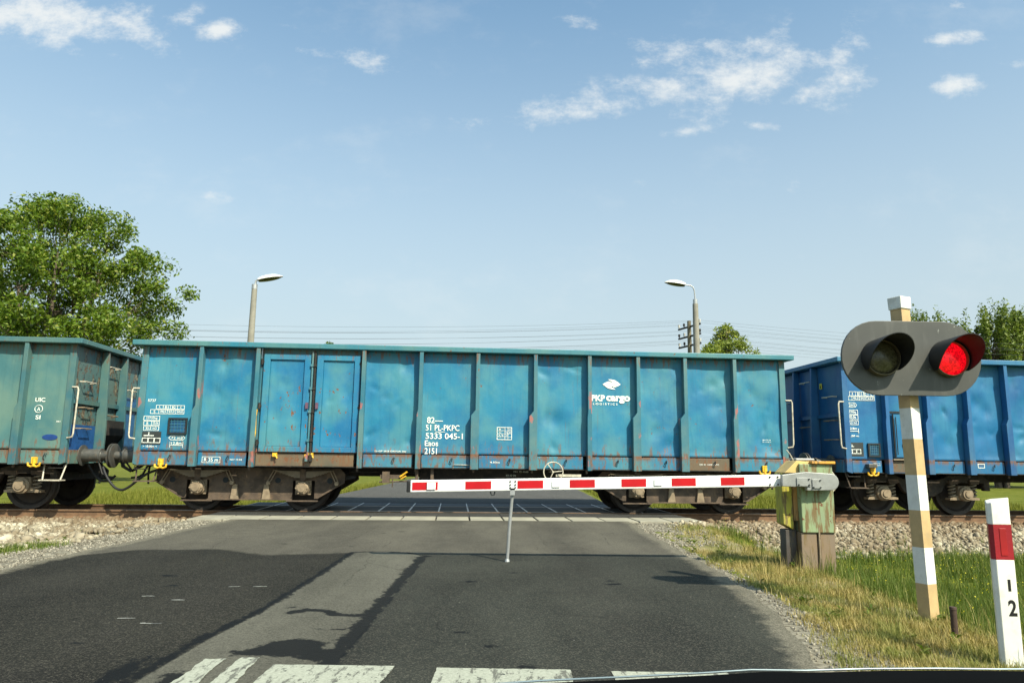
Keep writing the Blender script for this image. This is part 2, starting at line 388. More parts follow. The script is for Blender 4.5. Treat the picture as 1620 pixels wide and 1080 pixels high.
# ------------------------------------------------------------ ground sheet
def ground():
    def axis(lo, hi, dense_lo, dense_hi, step):
        a = list(np.arange(dense_lo, dense_hi, step)); g = step
        x = dense_hi
        while x < hi: a.append(x); g *= 1.18; x += g
        a.append(hi); g = step; x = dense_lo; b = []
        while x > lo: g *= 1.18; x -= g; b.append(max(x, lo))
        return np.array(sorted(set(b + a)))
    X = axis(-900, 900, -14, 14, .12); Y = axis(-300, 1500, 1, 20, .12)
    gx, gy = np.meshgrid(X, Y); Z = hgt(gx, gy)
    u = np.maximum(np.maximum(gx - XR, XL - gx), 0.0)
    rng = np.random.default_rng(3)
    Z = Z + np.where(u > .15, rng.normal(0, .007, Z.shape), 0)
    V = np.stack([gx, gy, Z], -1).reshape(-1, 3); nx, ny = len(X), len(Y)
    i = np.arange(nx - 1)[None, :] + nx * np.arange(ny - 1)[:, None]; i = i.ravel()
    F = np.stack([i, i + 1, i + 1 + nx, i + nx], -1)
    m, t, b = mat_new('ground_soil_gravel_grass')
    P = t.obj; x, y, _z = t.sep(P)
    at = t.node('ShaderNodeAttribute'); at.attribute_name = 'zone'; za = t.sep(at.outputs['Vector'])
    n = t.noise(P, 1.6, 6, .65); nf = t.noise(P, 22, 5, .7); vv = t.vor(P, 42, out='Color'); vr = t.sep(vv)[0]
    grass = t.mix(t.ramp(n, .35, .65), (.10, .12, .012), (.165, .17, .03)); grass = t.mix(t.ramp(nf, .45, .7), grass, (.06, .08, .01))
    dry = t.mix(t.ramp(nf, .3, .7), (.20, .17, .09), (.31, .26, .15)); dry = t.mix(t.math('MULTIPLY', t.ramp(n, .45, .6), .6), dry, grass)
    grav = t.mix(t.ramp(vr, .1, .9), (.12, .108, .082), (.25, .23, .18)); grav = t.mix(t.math('MULTIPLY', t.ramp(n, .5, .7), .5), grav, (.25, .22, .15))
    bal = t.mix(t.ramp(t.sep(t.vor(P, 22, out='Color'))[0], .1, .9), (.10, .082, .055), (.26, .225, .165))
    def wz(k): return t.ramp(t.math('ADD', za[k], t.math('MULTIPLY', t.math('SUBTRACT', t.noise(P, 4, 4), .5), .7)), .35, .65)
    c = t.mix(wz(0), grass, dry); c = t.mix(wz(1), c, grav); c = t.mix(wz(2), c, bal)
    t.put(b.inputs['Base Color'], c); b.inputs['Roughness'].default_value = .95; b.inputs['Specular IOR Level'].default_value = .1
    t.put(b.inputs['Normal'], t.bump(t.math('ADD', vr, nf), .8, .012))
    o = fast_mesh('ground', V, F, m, smooth=True, kind='structure')
    v = TVn(gx, gy); ns = np.zeros((len(V), 3), np.float32)
    right = gx > 0
    dryz = np.where(right, sst(.15, .4, u) * (1 - sst(1.0, 1.5, u)), .35) * (v < -1.2)
    gravz = np.where(right, 1 - sst(.05, .32, u), 1 - sst(.75, 1.15, u)) * (v < 0)
    gravz = np.maximum(gravz, np.where(right, (1 - sst(.7, 1.3, u)) * sst(-3.4, -2.2, v), 0) * (v < 1))
    gravz = np.maximum(gravz, ((u < 1.2) & (v > 4)) * (1 - sst(.2, .8, u)))
    balz = np.where(right, sst(-2.3, -1.7, v), sst(-4.7, -4.1, v)) * (1 - sst(3.7, 4.3, v)) * sst(.5, 1.0, u)
    balz = np.maximum(balz, ((v > -1.3) & (v < 3.3)))
    ns[:, 0] = dryz.ravel(); ns[:, 1] = gravz.ravel(); ns[:, 2] = balz.ravel()
    a = o.data.attributes.new('zone', 'FLOAT_VECTOR', 'POINT'); a.data.foreach_set('vector', ns.ravel())
ground()

# ------------------------------------------------------------ road sheets
def densify(poly, step, amp, seed, closed=True, freq=1.5):
    out = []; n = len(poly)
    for i in range(n if closed else n - 1):
        a = Vector((*poly[i], 0)); b = Vector((*poly[(i + 1) % n], 0)); L = (b - a).length; k = max(1, int(L / step))
        for j in range(k):
            p = a.lerp(b, j / k); q = Vector((p.x * freq, p.y * freq, seed))
            p += Vector((mnoise.noise(q) + .5 * mnoise.noise(q * 3.1) + .3 * mnoise.noise(q * 9), mnoise.noise(q + Vector((9, 9, 9))) + .5 * mnoise.noise(q * 3.3) + .3 * mnoise.noise(q * 9.3), 0)) * amp
            out.append((p.x, p.y))
    return out
def sheet(name, poly, z, mat, step=.15, amp=0.0, seed=0, freq=1.5, thick=.0, **kw):
    import bmesh
    pts = densify(poly, step, amp, seed, freq=freq)
    bm = bmesh.new(); f = bm.faces.new([bm.verts.new((x, y, z)) for x, y in pts]); bm.normal_update()
    if f.normal.z < 0: f.normal_flip()
    bmesh.ops.triangulate(bm, faces=[f])
    me = bpy.data.meshes.new(name); bm.to_mesh(me); bm.free()
    return finish(me, name, mat, kind='structure', **kw)
A_SHADE = asphalt('infill_asphalt_shade', (.026, .026, .025), .28, .05, (.040, .036, .030), 5)  # dark asphalt tone, painted shade for the deck infill by the rail
A_FAR = asphalt('asphalt_far', (.048, .046, .042), .2, .15, None, 17)
def tv_line(x, v): return (x, (D0 + v + SY * x) / CY)
def seg_dist(px, py, line):
    best = np.full(px.shape, 9.0)
    for (ax, ay), (bx_, by_) in zip(line[:-1], line[1:]):
        dx_, dy_ = bx_ - ax, by_ - ay; t_ = np.clip(((px - ax) * dx_ + (py - ay) * dy_) / (dx_ * dx_ + dy_ * dy_), 0, 1)
        best = np.minimum(best, np.hypot(px - ax - t_ * dx_, py - ay - t_ * dy_))
    return best
def road():
    """old brown asphalt, a newer dark layer, a pale old strip left open in it, bitumen seals: zones worn into one sheet"""
    Y = np.concatenate([np.arange(-8, 3.0, .5), np.arange(3.0, 12.85, .035)]); U = np.linspace(0, 1, 200)
    gy0, gu = np.meshgrid(Y, U, indexing='ij')
    xl = XL + .02 * np.sin(gy0 * 2.1) + .015 * np.sin(gy0 * 5.7); xr = np.interp(gy0, [-8, 3.2, 4.8, 6.3, 9.7, 13], [XR - .55, XR - .5, XR - .25, XR, XR, XR + .05]) + .02 * np.sin(gy0 * 2.7) + .018 * np.sin(gy0 * 7.3)
    gx = xl + (xr - xl) * gu; lim = (D0 - 1.325 + SY * gx) / CY; gy = np.where(gy0 > 3, 3 + (gy0 - 3) * (lim - 3) / (Y[-1] - 3), gy0)
    V = np.stack([gx, gy, gx * 0], -1).reshape(-1, 3); n1 = 200; ny = len(Y)
    i = (np.arange(n1 - 1)[None, :] + n1 * np.arange(ny - 1)[:, None]).ravel(); F = np.stack([i, i + 1, i + 1 + n1, i + n1], -1)
    edge_y = np.interp(gx, [-4.8, -4.3, -3.4, -2.7, -1.9, -.7, .9, 2.1], [7.7, 8.45, 8.6, 8.15, 8.4, 8.45, 8.55, 8.6])
    dnew = (edge_y - gy) * .7
    pl = np.interp(gy, [1.5, 4.5, 5.3, 6.7, 8.5], [-1.84, -1.80, -1.75, -1.77, -1.80]); pr = np.interp(gy, [1.5, 6.4, 8.2, 8.5], [-.93, -.92, -.92, -1.2])
    dpat = np.minimum(np.minimum(gx - pl, pr - gx), 8.5 - gy)
    tar = .040 - seg_dist(gx, gy, [(-1.86, 1.6), (-1.85, 4.5), (-1.77, 5.3), (-1.77, 6.8), (-1.81, 8.48)])
    tar = np.maximum(tar, .030 - seg_dist(gx, gy, [(-1.81, 8.48), (-1.5, 8.56), (-1.2, 8.50), (-.90, 8.2)]))
    dr = gx - (-.93)
    tar = np.maximum(tar, np.where(gy < 8.2, np.where(dr < 0, .075 + dr * .8, .02 - dr), -9))
    tar = np.maximum(tar, .045 - seg_dist(gx, gy, [(-1.54, 5.27), (-1.45, 5.36), (-1.32, 5.34), (-1.2, 5.2), (-1.0, 5.2)]))
    for (cx_, cy_, ra, rb) in ((-1.26, 4.34, .20, .20), (-1.42, 4.22, .16, .07), (-1.05, 4.2, .15, .12), (-1.08, 4.78, .12, .03), (-1.96, 3.75, .07, .40), (-1.66, 3.75, .07, .10)):
        q = np.hypot((gx - cx_) / ra, (gy - cy_) / rb); tar = np.maximum(tar, (1 - q) * min(ra, rb) * .8)
    rng = np.random.default_rng(5)
    for _ in range(26):
        cx_, cy_, r_ = rng.uniform(-4.3, 1.9), rng.uniform(4, 11), rng.uniform(.02, .06); tar = np.maximum(tar, r_ - np.hypot((gx - cx_) / 1.6, gy - cy_) - .012)
    eg = np.minimum(gx - xl, xr - gx); wt = np.exp(-((gx + .95) / .3) ** 2) + np.exp(-((gx - .75) / .3) ** 2) + np.exp(-((gx + 3.9) / .3) ** 2) + np.exp(-((gx + 2.4) / .3) ** 2)
    m, t, b = mat_new('asphalt_worn_zones')
    at = t.node('ShaderNodeAttribute'); at.attribute_name = 'wear'; z = t.sep(at.outputs['Vector'])
    at2 = t.node('ShaderNodeAttribute'); at2.attribute_name = 'wear_edge'; e = t.sep(at2.outputs['Vector'])
    P = t.obj; n5 = t.noise(P, 5, 5, .65); n18 = t.noise(P, 18, 5, .7); nlow = t.noise(t.mapping(P, (0, 0, 0), (1, .3, 1)), 1.1, 5, .6); nl2 = t.noise(P, .5, 3)
    def jit(d, amp5, amp18, lo, hi):
        d = t.math('ADD', d, t.math('MULTIPLY', t.math('SUBTRACT', n5, .5), amp5)); d = t.math('ADD', d, t.math('MULTIPLY', t.math('SUBTRACT', n18, .5), amp18)); return t.ramp(d, lo, hi)
    old = t.mix(t.ramp(nlow, .3, .7), (.066, .061, .050), (.115, .106, .084)); old = t.mix(t.math('MULTIPLY', t.ramp(n18, .55, .7), .35), old, (.15, .135, .10))
    nw = t.mix(t.ramp(nlow, .3, .7), (.0085, .0088, .0075), (.017, .017, .014)); nw = t.mix(t.math('MULTIPLY', t.ramp(nl2, .45, .65), .45), nw, (.026, .025, .020))
    rl_ = t.ramp(t.sep(P)[0], -1.9, -1.5); nw = t.mix(rl_, nw, t.mix(1.0, nw, (2.1, 2.25, 2.3), 'MULTIPLY'))     # two lanes laid in different years
    pt = t.mix(t.ramp(nlow, .3, .7), (.070, .068, .055), (.118, .114, .092)); pt = t.mix(t.math('MULTIPLY', t.ramp(n5, .52, .68), .35), pt, (.055, .053, .044))
    c = t.mix(jit(z[0], .10, .05, -.06, .06), old, nw)
    c = t.mix(t.math('MULTIPLY', t.math('MULTIPLY', e[1], t.ramp(n5, .3, .6)), .28), c, (.030, .028, .025))
    c = t.mix(jit(z[1], .04, .03, -.012, .012), c, pt)
    tm = jit(z[2], .11, .13, -.010, .016)
    c = t.mix(t.math('MULTIPLY', tm, .92), c, (.0055, .006, .0065))
    ag = t.sep(t.vor(P, 135, out='Color'))[0]; hl = t.ramp(t.noise(P, 40, 3, .7), .45, .62)
    c = t.mix(t.math('MULTIPLY', t.math('MULTIPLY', t.ramp(ag, .55, 1.0), .22), t.math('SUBTRACT', 1.0, tm)), c, (.22, .20, .16))
    c = t.mix(t.math('MULTIPLY', t.ramp(ag, .0, .35, 1, 0), .40), c, (.012, .012, .012)); c = t.mix(t.math('MULTIPLY', hl, .16), c, (.010, .010, .010))
    spk = t.ramp(t.noise(P, 33, 2, .5), .745, .77); c = t.mix(t.math('MULTIPLY', spk, .5), c, (.34, .32, .27))
    ck = t.ramp(t.vor(t.mix(.10, P, t.noise(P, 2.5, 4, out=1)), .8, 'DISTANCE_TO_EDGE'), .0, .006, 1, 0)
    c = t.mix(t.math('MULTIPLY', t.math('MULTIPLY', ck, t.ramp(n5, .42, .55)), .45), c, (.010, .010, .010))
    c = t.mix(t.math('MULTIPLY', jit(e[0], .30, .20, .06, .20), 1.0), t.mix(.75, c, t.mix(ag, (.09, .08, .058), (.24, .22, .17))), c)
    t.put(b.inputs['Base Color'], c); t.put(b.inputs['Roughness'], t.math('SUBTRACT', .95, t.math('MULTIPLY', tm, .15))); b.inputs['Specular IOR Level'].default_value = .12
    t.put(b.inputs['Normal'], t.bump(t.math('ADD', ag, t.math('MULTIPLY', n18, 1.2)), .7, .004))
    o = fast_mesh('road', V, F, m, kind='structure')
    for nm, arr in (('wear', (dnew, dpat, tar)), ('wear_edge', (eg, wt, eg * 0))):
        a = o.data.attributes.new(nm, 'FLOAT_VECTOR', 'POINT'); a.data.foreach_set('vector', np.stack(arr, -1).reshape(-1, 3).clip(-1, 1).astype(np.float32).ravel())
road()
sheet('far_road', [tv_line(XL - .15, 3.35), tv_line(XR + .3, 3.35), (2.5, 60), (2.9, 200), (-5.4, 200), (-4.9, 60)], -.004, A_FAR, .8, .03, 4)
WP = simple('road_marking_white', (.40, .40, .36), .75, var=.12, scale=5, dirt=(.08, .08, .07), dirt_amt=.9)
WPF = simple('road_marking_remnant', (.30, .30, .27), .8, var=.2, scale=9, dirt=(.05, .05, .05), dirt_amt=.9)
WP, t_, b_ = mat_new('road_marking_worn')
wn = t_.noise(t_.mapping(t_.obj, (0, 0, 0), (3.2, .8, 1)), 6, 6, .72); wf = t_.noise(t_.obj, 60, 4, .7)
wc = t_.mix(t_.ramp(wn, .52, .60), t_.mix(t_.ramp(wf, .3, .7), (.25, .26, .21), (.36, .37, .30)), (.11, .11, .09))
wc = t_.mix(t_.ramp(t_.noise(t_.mapping(t_.obj, (4, 4, 4)), 17, 5, .75), .60, .64), wc, (.025, .025, .022))
t_.put(b_.inputs['Base Color'], wc); b_.inputs['Roughness'].default_value = .85; t_.put(b_.inputs['Normal'], t_.bump(wf, .5, .003))
sheet('road_marking', [(-1.61, 3.3), (-1.64, 4.08), (-1.53, 4.09), (-1.49, 3.3)], .004, WP, .02, .015, 1, freq=9)
sheet('road_marking', [(-1.43, 3.3), (-1.46, 4.12), (-1.36, 4.12), (-1.30, 3.3)], .004, WP, .02, .015, 2, freq=9)
sheet('road_marking', [(-1.24, 3.45), (-1.24, 3.99), (-.60, 3.99), (-.64, 3.45)], .004, WP, .02, .008, 3, freq=9)
sheet('road_marking', [(-.38, 3.45), (-.375, 3.97), (.33, 3.96), (.32, 3.45)], .004, WP, .02, .006, 4, freq=9)
sheet('road_marking', [(.54, 3.45), (.54, 3.945), (1.15, 3.94), (1.15, 3.45)], .004, WP, .02, .006, 5, freq=9)
for (x, y, l) in [(-2.35, 6.2, .10), (-2.15, 6.22, .12), (-2.85, 5.75, .10), (-2.55, 5.62, .09), (-2.62, 5.0, .12), (-2.4, 4.86, .14)]:
    sheet('road_marking', [(x, y), (x + l, y + .01), (x + l, y + .03), (x, y + .025)], .004, WPF, .008, .016, x, freq=16)

# ------------------------------------------------------------ railway track and crossing deck
RUST = simple('rail_rust', (.22, .125, .065), .8, var=.25, scale=8, dirt=(.10, .06, .04), dirt_amt=.5)
DECK = simple('deck_concrete', (.40, .37, .285), .85, var=.16, scale=2.5, dirt=(.22, .21, .17), dirt_amt=.5)
DECK_SHADED = simple('deck_concrete_shaded', (.13, .14, .14), .8, var=.2, scale=2.5, dirt=(.12, .12, .11), dirt_amt=.5)  # deck concrete coloured darker and bluer, painting in the wagon's shadow
STEEL = simple('deck_steel_edge', (.62, .62, .60), .35, metal=.55, var=.1)
org = TW(0, 0); 
track = empty('railway_track', (org[0], org[1], 0), YAW, kind='structure')
for vc in (.6475, 2.1525):
    mb = MB(); prof = [(-.075, -.165), (.075, -.165), (.075, -.150), (.012, -.125), (.012, -.04), (.036, -.03), (.036, 0), (-.036, 0), (-.036, -.03), (-.012, -.04), (-.012, -.125), (-.075, -.150)]
    xs = [-70, 90]; vs = [(x, vc + a, z) for x in xs for a, z in prof]; n = len(prof)
    mb.add(vs, [tuple(range(n)), tuple(range(2 * n - 1, n - 1, -1))] + [(i, i + n, (i + 1) % n + n, (i + 1) % n) for i in range(n)])
    rl = mb.build('rail', RUST, track)
    MB().box(-70, 90, vc - .024, vc + .024, .0005, .0025).build('railhead', MT['tread'], rl)
SLP = simple('sleeper_timber', (.10, .075, .055), .9, var=.3, scale=6)
sl0 = MB().box(-.13, .13, .1, 2.7, -.33, -.172).build('sleeper', SLP, track, bevel=.01)
for vc in (.6475, 2.1525):
    MB().box(-.09, .09, vc - .17, vc - .08, -.172, -.15).box(-.09, .09, vc + .08, vc + .17, -.172, -.15).tube([(0, vc - .12, -.15), (0, vc - .12, -.12)], .02, 6).tube([(0, vc + .12, -.15), (0, vc + .12, -.12)], .02, 6).build('rail_clip', RUST, sl0)
first = True
for k in range(-19, 50):
    x = k * .62 + .1
    if .5 < x < 10.9: continue
    if abs(x) > 24: continue
    if first: sl0.location = (x, 0, 0); first = False; continue
    c = copy_tree(sl0, track); c.location = (x, 0, 0)
deck = empty('crossing_deck', (org[0], org[1], 0), YAW, label='level crossing deck of pale concrete slabs with steel-edged joints between the rails', cat='crossing deck')
sx0 = 1.52
for k in range(15):
    x = sx0 + k * .605
    if k == 0:
        near = MB().box(0, .575, -1.32, -.50, -.15, 0).build('deck_slab', DECK, deck, bevel=.008)
        fill = MB().box(0, .602, -.492, .60, -.15, -.012).build('infill_shade_strip', A_SHADE, deck, bevel=.006)  # infill coloured dark to stand in for the rail's shadow
        inn = MB().box(.008, .589, .73, 2.07, -.15, -.004).build('deck_slab', DECK_SHADED, deck, bevel=.004)
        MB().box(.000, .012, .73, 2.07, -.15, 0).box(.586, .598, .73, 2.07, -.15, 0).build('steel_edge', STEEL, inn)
        far_ = MB().box(.004, .593, 2.22, 3.30, -.15, -.004).build('deck_slab', DECK_SHADED, deck, bevel=.006)
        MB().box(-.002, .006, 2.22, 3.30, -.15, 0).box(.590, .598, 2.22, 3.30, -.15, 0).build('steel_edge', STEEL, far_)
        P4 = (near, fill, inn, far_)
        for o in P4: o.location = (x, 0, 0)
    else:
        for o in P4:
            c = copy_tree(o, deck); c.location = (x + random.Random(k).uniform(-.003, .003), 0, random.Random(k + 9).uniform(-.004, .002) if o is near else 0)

# ------------------------------------------------------------ lettering
def text_mesh(name, body, x0, x1, z0, z1, y, mat, parent, shear=0.0, weight=0.0, **kw):
    cu_ = bpy.data.curves.new(name, 'FONT'); cu_.body = body; cu_.size = 1; cu_.offset = weight; cu_.shear = shear; cu_.resolution_u = 4
    o = bpy.data.objects.new(name, cu_); COL.objects.link(o)
    bpy.context.view_layer.update()
    me = bpy.data.meshes.new_from_object(o.evaluated_get(bpy.context.evaluated_depsgraph_get()))
    bpy.data.objects.remove(o)
    co = np.array([v.co[:] for v in me.vertices]); lo = co.min(0); hi = co.max(0)
    sx = (x1 - x0) / (hi[0] - lo[0]); sz = (z1 - z0) / (hi[1] - lo[1])
    for v in me.vertices:
        a, b, _ = v.co; v.co = (x0 + (a - lo[0]) * sx, y, z0 + (b - lo[1]) * sz)
    me.name = name
    return finish(me, name, mat, parent, **kw)
def rect_frame(mb, x0, x1, z0, z1, y, t=.012):
    mb.box(x0, x1, y, y + .002, z0, z0 + t).box(x0, x1, y, y + .002, z1 - t, z1)
    mb.box(x0, x0 + t, y, y + .002, z0 + t, z1 - t).box(x1 - t, x1, y, y + .002, z0 + t, z1 - t); return mb

# ------------------------------------------------------------ freight wagons
H = 6.4; W = 1.4
def dent_panel(x0, x1, z0, z1, y, seed, amp):
    nx = max(6, int((x1 - x0) / .035)); nz_ = int((z1 - z0) / .045); rng = random.Random(seed)
    dents = [(rng.uniform(x0 + .1, x1 - .1), rng.uniform(z0 + .1, z1 - .2), rng.choice((.028, .04, .05, .10, .16)), rng.uniform(.3, 1), rng.uniform(0, 3.14), rng.uniform(.25, 1)) for _ in range(12)]
    X = np.linspace(x0, x1, nx + 1); Z = np.linspace(z0, z1, nz_ + 1); gx, gz = np.meshgrid(X, Z)
    ed = np.minimum(np.minimum(gx - x0, x1 - gx) / .12, np.minimum(gz - z0, z1 - gz) / .12).clip(0, 1)
    d = np.zeros_like(gx)
    for (cx, cz, r, a, th, asp) in dents:
        p = (gx - cx) * math.cos(th) + (gz - cz) * math.sin(th); q = -(gx - cx) * math.sin(th) + (gz - cz) * math.cos(th)
        d += a * np.exp(-(p * p + (q / asp) ** 2) / (r * r)) * (1.1 if r > .08 else .55)
    for i in range(d.shape[0]):
        for j in range(d.shape[1]):
            d[i, j] += .9 * (mnoise.noise(Vector((gx[i, j] * 1.4, gz[i, j] * 1.1, seed))) + .35 * mnoise.noise(Vector((gx[i, j] * 4, gz[i, j] * 3, seed + 5)))) + .5
    yy = y + d * ed * amp
    V = np.stack([gx, yy, gz], -1).reshape(-1, 3); n1 = nx + 1
    i = (np.arange(nx)[None, :] + n1 * np.arange(nz_)[:, None]).ravel()
    return V, np.stack([i, i + 1, i + 1 + n1, i + n1], -1)

WHEEL_ME = None
def wheel_mesh():
    mb = MB()
    prof = [(.001, -.05), (.09, -.05), (.10, -.035), (.12, -.02), (.34, .0), (.385, -.045), (.455, -.05), (.46, -.045), (.458, .03), (.462, .045), (.485, .062), (.478, .078), (.40, .078), (.34, .03), (.12, .05), (.10, .08), (.001, .08)]
    mb.lathe(prof, (0, 0, 0), (0, 1, 0), 40); return mb
def place_wheels(bogie, xs):
    for x in xs:
        for side in (0, 1):
            mb = wheel_mesh(); yv = .66 if side == 0 else 2.14
            # flange inward: near wheel flange on +y side; far wheel mirrored
            vs = [(a + x, (b if side == 0 else -b) + yv - W, c + .46) for a, b, c in mb.v]
            m2 = MB(); m2.add(vs, mb.f); wh = m2.build('wheel', MT['wheel'], bogie, smooth=35)
        MB().tube([(x, .38 - W, .46), (x, 2.42 - W, .46)], .075, 12).build('axle', MT['wheel'], bogie, smooth=40)
def plate_bogie(root, xc):
    """plate-frame bogie with leaf springs over the axle boxes"""
    fr = MB(); a = 1.0
    poly = [(-1.80, .52), (-1.28, .27), (-1.20, .21)]
    poly = []
    # lower outline left to right, with an opening round each axle box
    poly += [(-1.80, .56), (-1.30, .255), (-1.22, .255), (-1.22, .60), (-.80, .60), (-.80, .235), (.80, .235), (.80, .60), (1.22, .60), (1.22, .255), (1.30, .255), (1.80, .56), (1.80, .74), (1.70, .84), (-1.70, .84), (-1.80, .74)]
    yn = .36
    for (y0, y1) in ((yn, yn + .03), (2.8 - yn - .03, 2.8 - yn)):
        f = MB().prism([(x + xc, z) for x, z in poly], y0 - W, y1 - W)
        o = f.build('side_frame', MT['bogie'], root, bevel=.004)
        s = 1 if y0 < 1 else -1; yo = (y0 if s == 1 else y1) - W
        def yy(d0, d1): return (yo - d1, yo - d0) if s == 1 else (yo + d0, yo + d1)
        # lower flange, tie bars and posts
        p0, p1 = yy(0, .07)
        MB().box(xc - .80, xc + .80, p0, p1, .222, .245).build('flange', MT['bogie'], o)
        for k in (-1, 1):
            MB().box(xc + k * a - .30, xc + k * a + .30, p0, p1, .20, .225).build('tie_bar', MT['bogie'], o)
            MB().prism([(xc + k * .30 - .07, .235), (xc + k * .30 + .09, .235), (xc + k * .30 + .045, .52), (xc + k * .30 - .035, .52)], *yy(.0, .06)).build('bracket', MT['axlebox'], o)
            sl = MB().prism([(xc + k * 1.24, .262), (xc + k * 1.30, .262), (xc + k * 1.80, .565), (xc + k * 1.80, .60)] if k == 1 else [(xc - 1.80, .60), (xc - 1.80, .565), (xc - 1.30, .262), (xc - 1.24, .262)], *yy(0, .06)); sl.build('flange', MT['bogie'], o)
            # oval lightening holes as dark recess plates
            for hx in (-.48, .5):
                MB().lathe([(.001, 0), (.055, 0), (.055, .006), (.001, .006)], (xc + k * a + hx * 1.02, yo - s * .007, .60), (0, 1, 0), 16).build('opening', MT['black'], o)
        for k in (-1, 1):
            xa = xc + k * a
            # laminated spring: stacked leaves, each shorter than the one above
            lf = MB()
            for i in range(8):
                L = .56 - .055 * i; zz = .80 - .016 * i; n = 8; top = []; bot = []
                for j in range(n + 1):
                    q = -1 + 2 * j / n; sag = -.02 * (1 - (q * L / .56) ** 2)
                    top.append((xa + q * L, zz + sag)); bot.append((xa + q * L, zz - .013 + sag))
                lf.prism(bot + top[::-1], *yy(.01, .09))
            lf.build('leaf_spring', MT['spring'], o)
            MB().box(xa - .055, xa + .055, *yy(.0, .105), .60, .82).build('spring_buckle', MT['bogie'], o, bevel=.006)
            for e in (-1, 1):
                l1 = MB()
                for off in (-.028, .028):
                    l1.tube([(xa + e * .54 + off, yo - s * .06, .80), (xa + e * .66 + off, yo - s * .07, .56)], .011, 6)
                l1.lathe([(.001, -.05), (.04, -.05), (.04, .05), (.001, .05)], (xa + e * .655, yo - s * .06, .55), (0, 1, 0), 12)
                l1.build('spring_link', MT['axlebox'], o)
            # axle box
            ab = MB(); d = -s
            ab.box(xa - .15, xa + .15, *yy(-.08, -.005), .33, .61)
            ab.lathe([(.001, 0), (.145, 0), (.145, .05), (.13, .07), (.125, .13), (.10, .15), (.095, .165), (.001, .165)], (xa, yo, .46), (0, d, 0), 28)
            ax = ab.build('axle_box', MT['axlebox'], o, smooth=30)
            cp = MB().lathe([(.001, .16), (.075, .16), (.072, .185), (.001, .19)], (xa, yo, .46), (0, d, 0), 20)
            for q in range(6): cp.tube([(xa + .11 * math.cos(q * 1.047), yo + d * .13, .46 + .11 * math.sin(q * 1.047)), (xa + .11 * math.cos(q * 1.047), yo + d * .165, .46 + .11 * math.sin(q * 1.047))], .014, 6)
            cp.build('axle_cap', MT['axlebox'], o, smooth=30)
    cb = MB().box(xc - .2, xc + .2, yn + .03 - W, 2.8 - yn - .03 - W, .45, .80)
    bo = cb.build('bolster', MT['under'], root)
    for k in (-1, 1): MB().box(xc + k * 1.715 - .035, xc + k * 1.715 + .035, yn + .03 - W, 2.8 - yn - .03 - W, .60, .78).build('end_beam', MT['under'], root)
    place_wheels(bo, (xc - a, xc + a))
def coil(mb, x, y, z0, z1, r=.065, turns=4.5, w=.014):
    pts = [(x + r * math.cos(t), y + r * math.sin(t), z0 + (z1 - z0) * t / (turns * 6.283)) for t in np.linspace(0, turns * 6.283, int(turns * 12))]
    mb.tube(pts, w, 6)
def cast_bogie(root, xc):
    """cast-frame bogie with pairs of coil springs at each axle box"""
    a = .9; yn = .36
    low = [(-1.50, .52), (-1.38, .52), (-1.36, .68), (-.52, .68), (-.42, .50), (-.25, .40), (.25, .40), (.42, .50), (.52, .68), (1.36, .68), (1.38, .52), (1.50, .52)]
    top = [(1.50, .72), (1.35, .84), (.6, .84), (.35, .74), (-.35, .74), (-.6, .84), (-1.35, .84), (-1.50, .72)]
    for (y0, y1) in ((yn, yn + .12), (2.8 - yn - .12, 2.8 - yn)):
        o = MB().prism([(x + xc, z) for x, z in low + top], y0 - W, y1 - W).build('side_frame', MT['bogie2'], root, bevel=.015)
        s = 1 if y0 < 1 else -1; yo = (y0 if s == 1 else y1) - W; yc = (y0 + y1) / 2 - W; d = -s
        for k in (-1, 1):
            xa = xc + k * a
            ab = MB().prism([(xa - .33, .33), (xa + .33, .33), (xa + .33, .37), (xa + .15, .42), (xa + .13, .62), (xa - .13, .62), (xa - .15, .42), (xa - .33, .37)], yc - .08, yc + .08)
            ab.lathe([(.001, 0), (.15, 0), (.15, .10), (.115, .12), (.11, .16), (.001, .16)], (xa, yo + s * .02, .46), (0, d, 0), 28)
            ab.build('axle_box', MT['axlebox'], o, smooth=30)
            MB().lathe([(.001, .15), (.07, .15), (.068, .18), (.001, .18)], (xa, yo + s * .02, .46), (0, d, 0), 16).build('axle_cap', MT['axlebox'], o, smooth=30)
            for e in (-1, 1):
                cb = MB(); coil(cb, xa + e * .235, yc - s * .02, .37, .68); cb.build('coil_spring', MT['spring'], o, smooth=60)
                MB().prism([(xa + e * .235 - .09, .66), (xa + e * .235 + .09, .66), (xa + e * .235 + .11, .74), (xa + e * .235 - .11, .74)], yc - .10 , yc + .10).build('spring_cap', MT['bogie'], o)
    cb = MB().box(xc - .2, xc + .2, yn + .12 - W, 2.8 - yn - .12 - W, .45, .78)
    bo = cb.build('bolster', MT['under'], root)
    for k in (-1, 1): MB().box(xc + k * 1.44 - .04, xc + k * 1.44 + .04, yn + .12 - W, 2.8 - yn - .12 - W, .55, .70).build('end_beam', MT['under'], root)
    place_wheels(bo, (xc - a, xc + a))

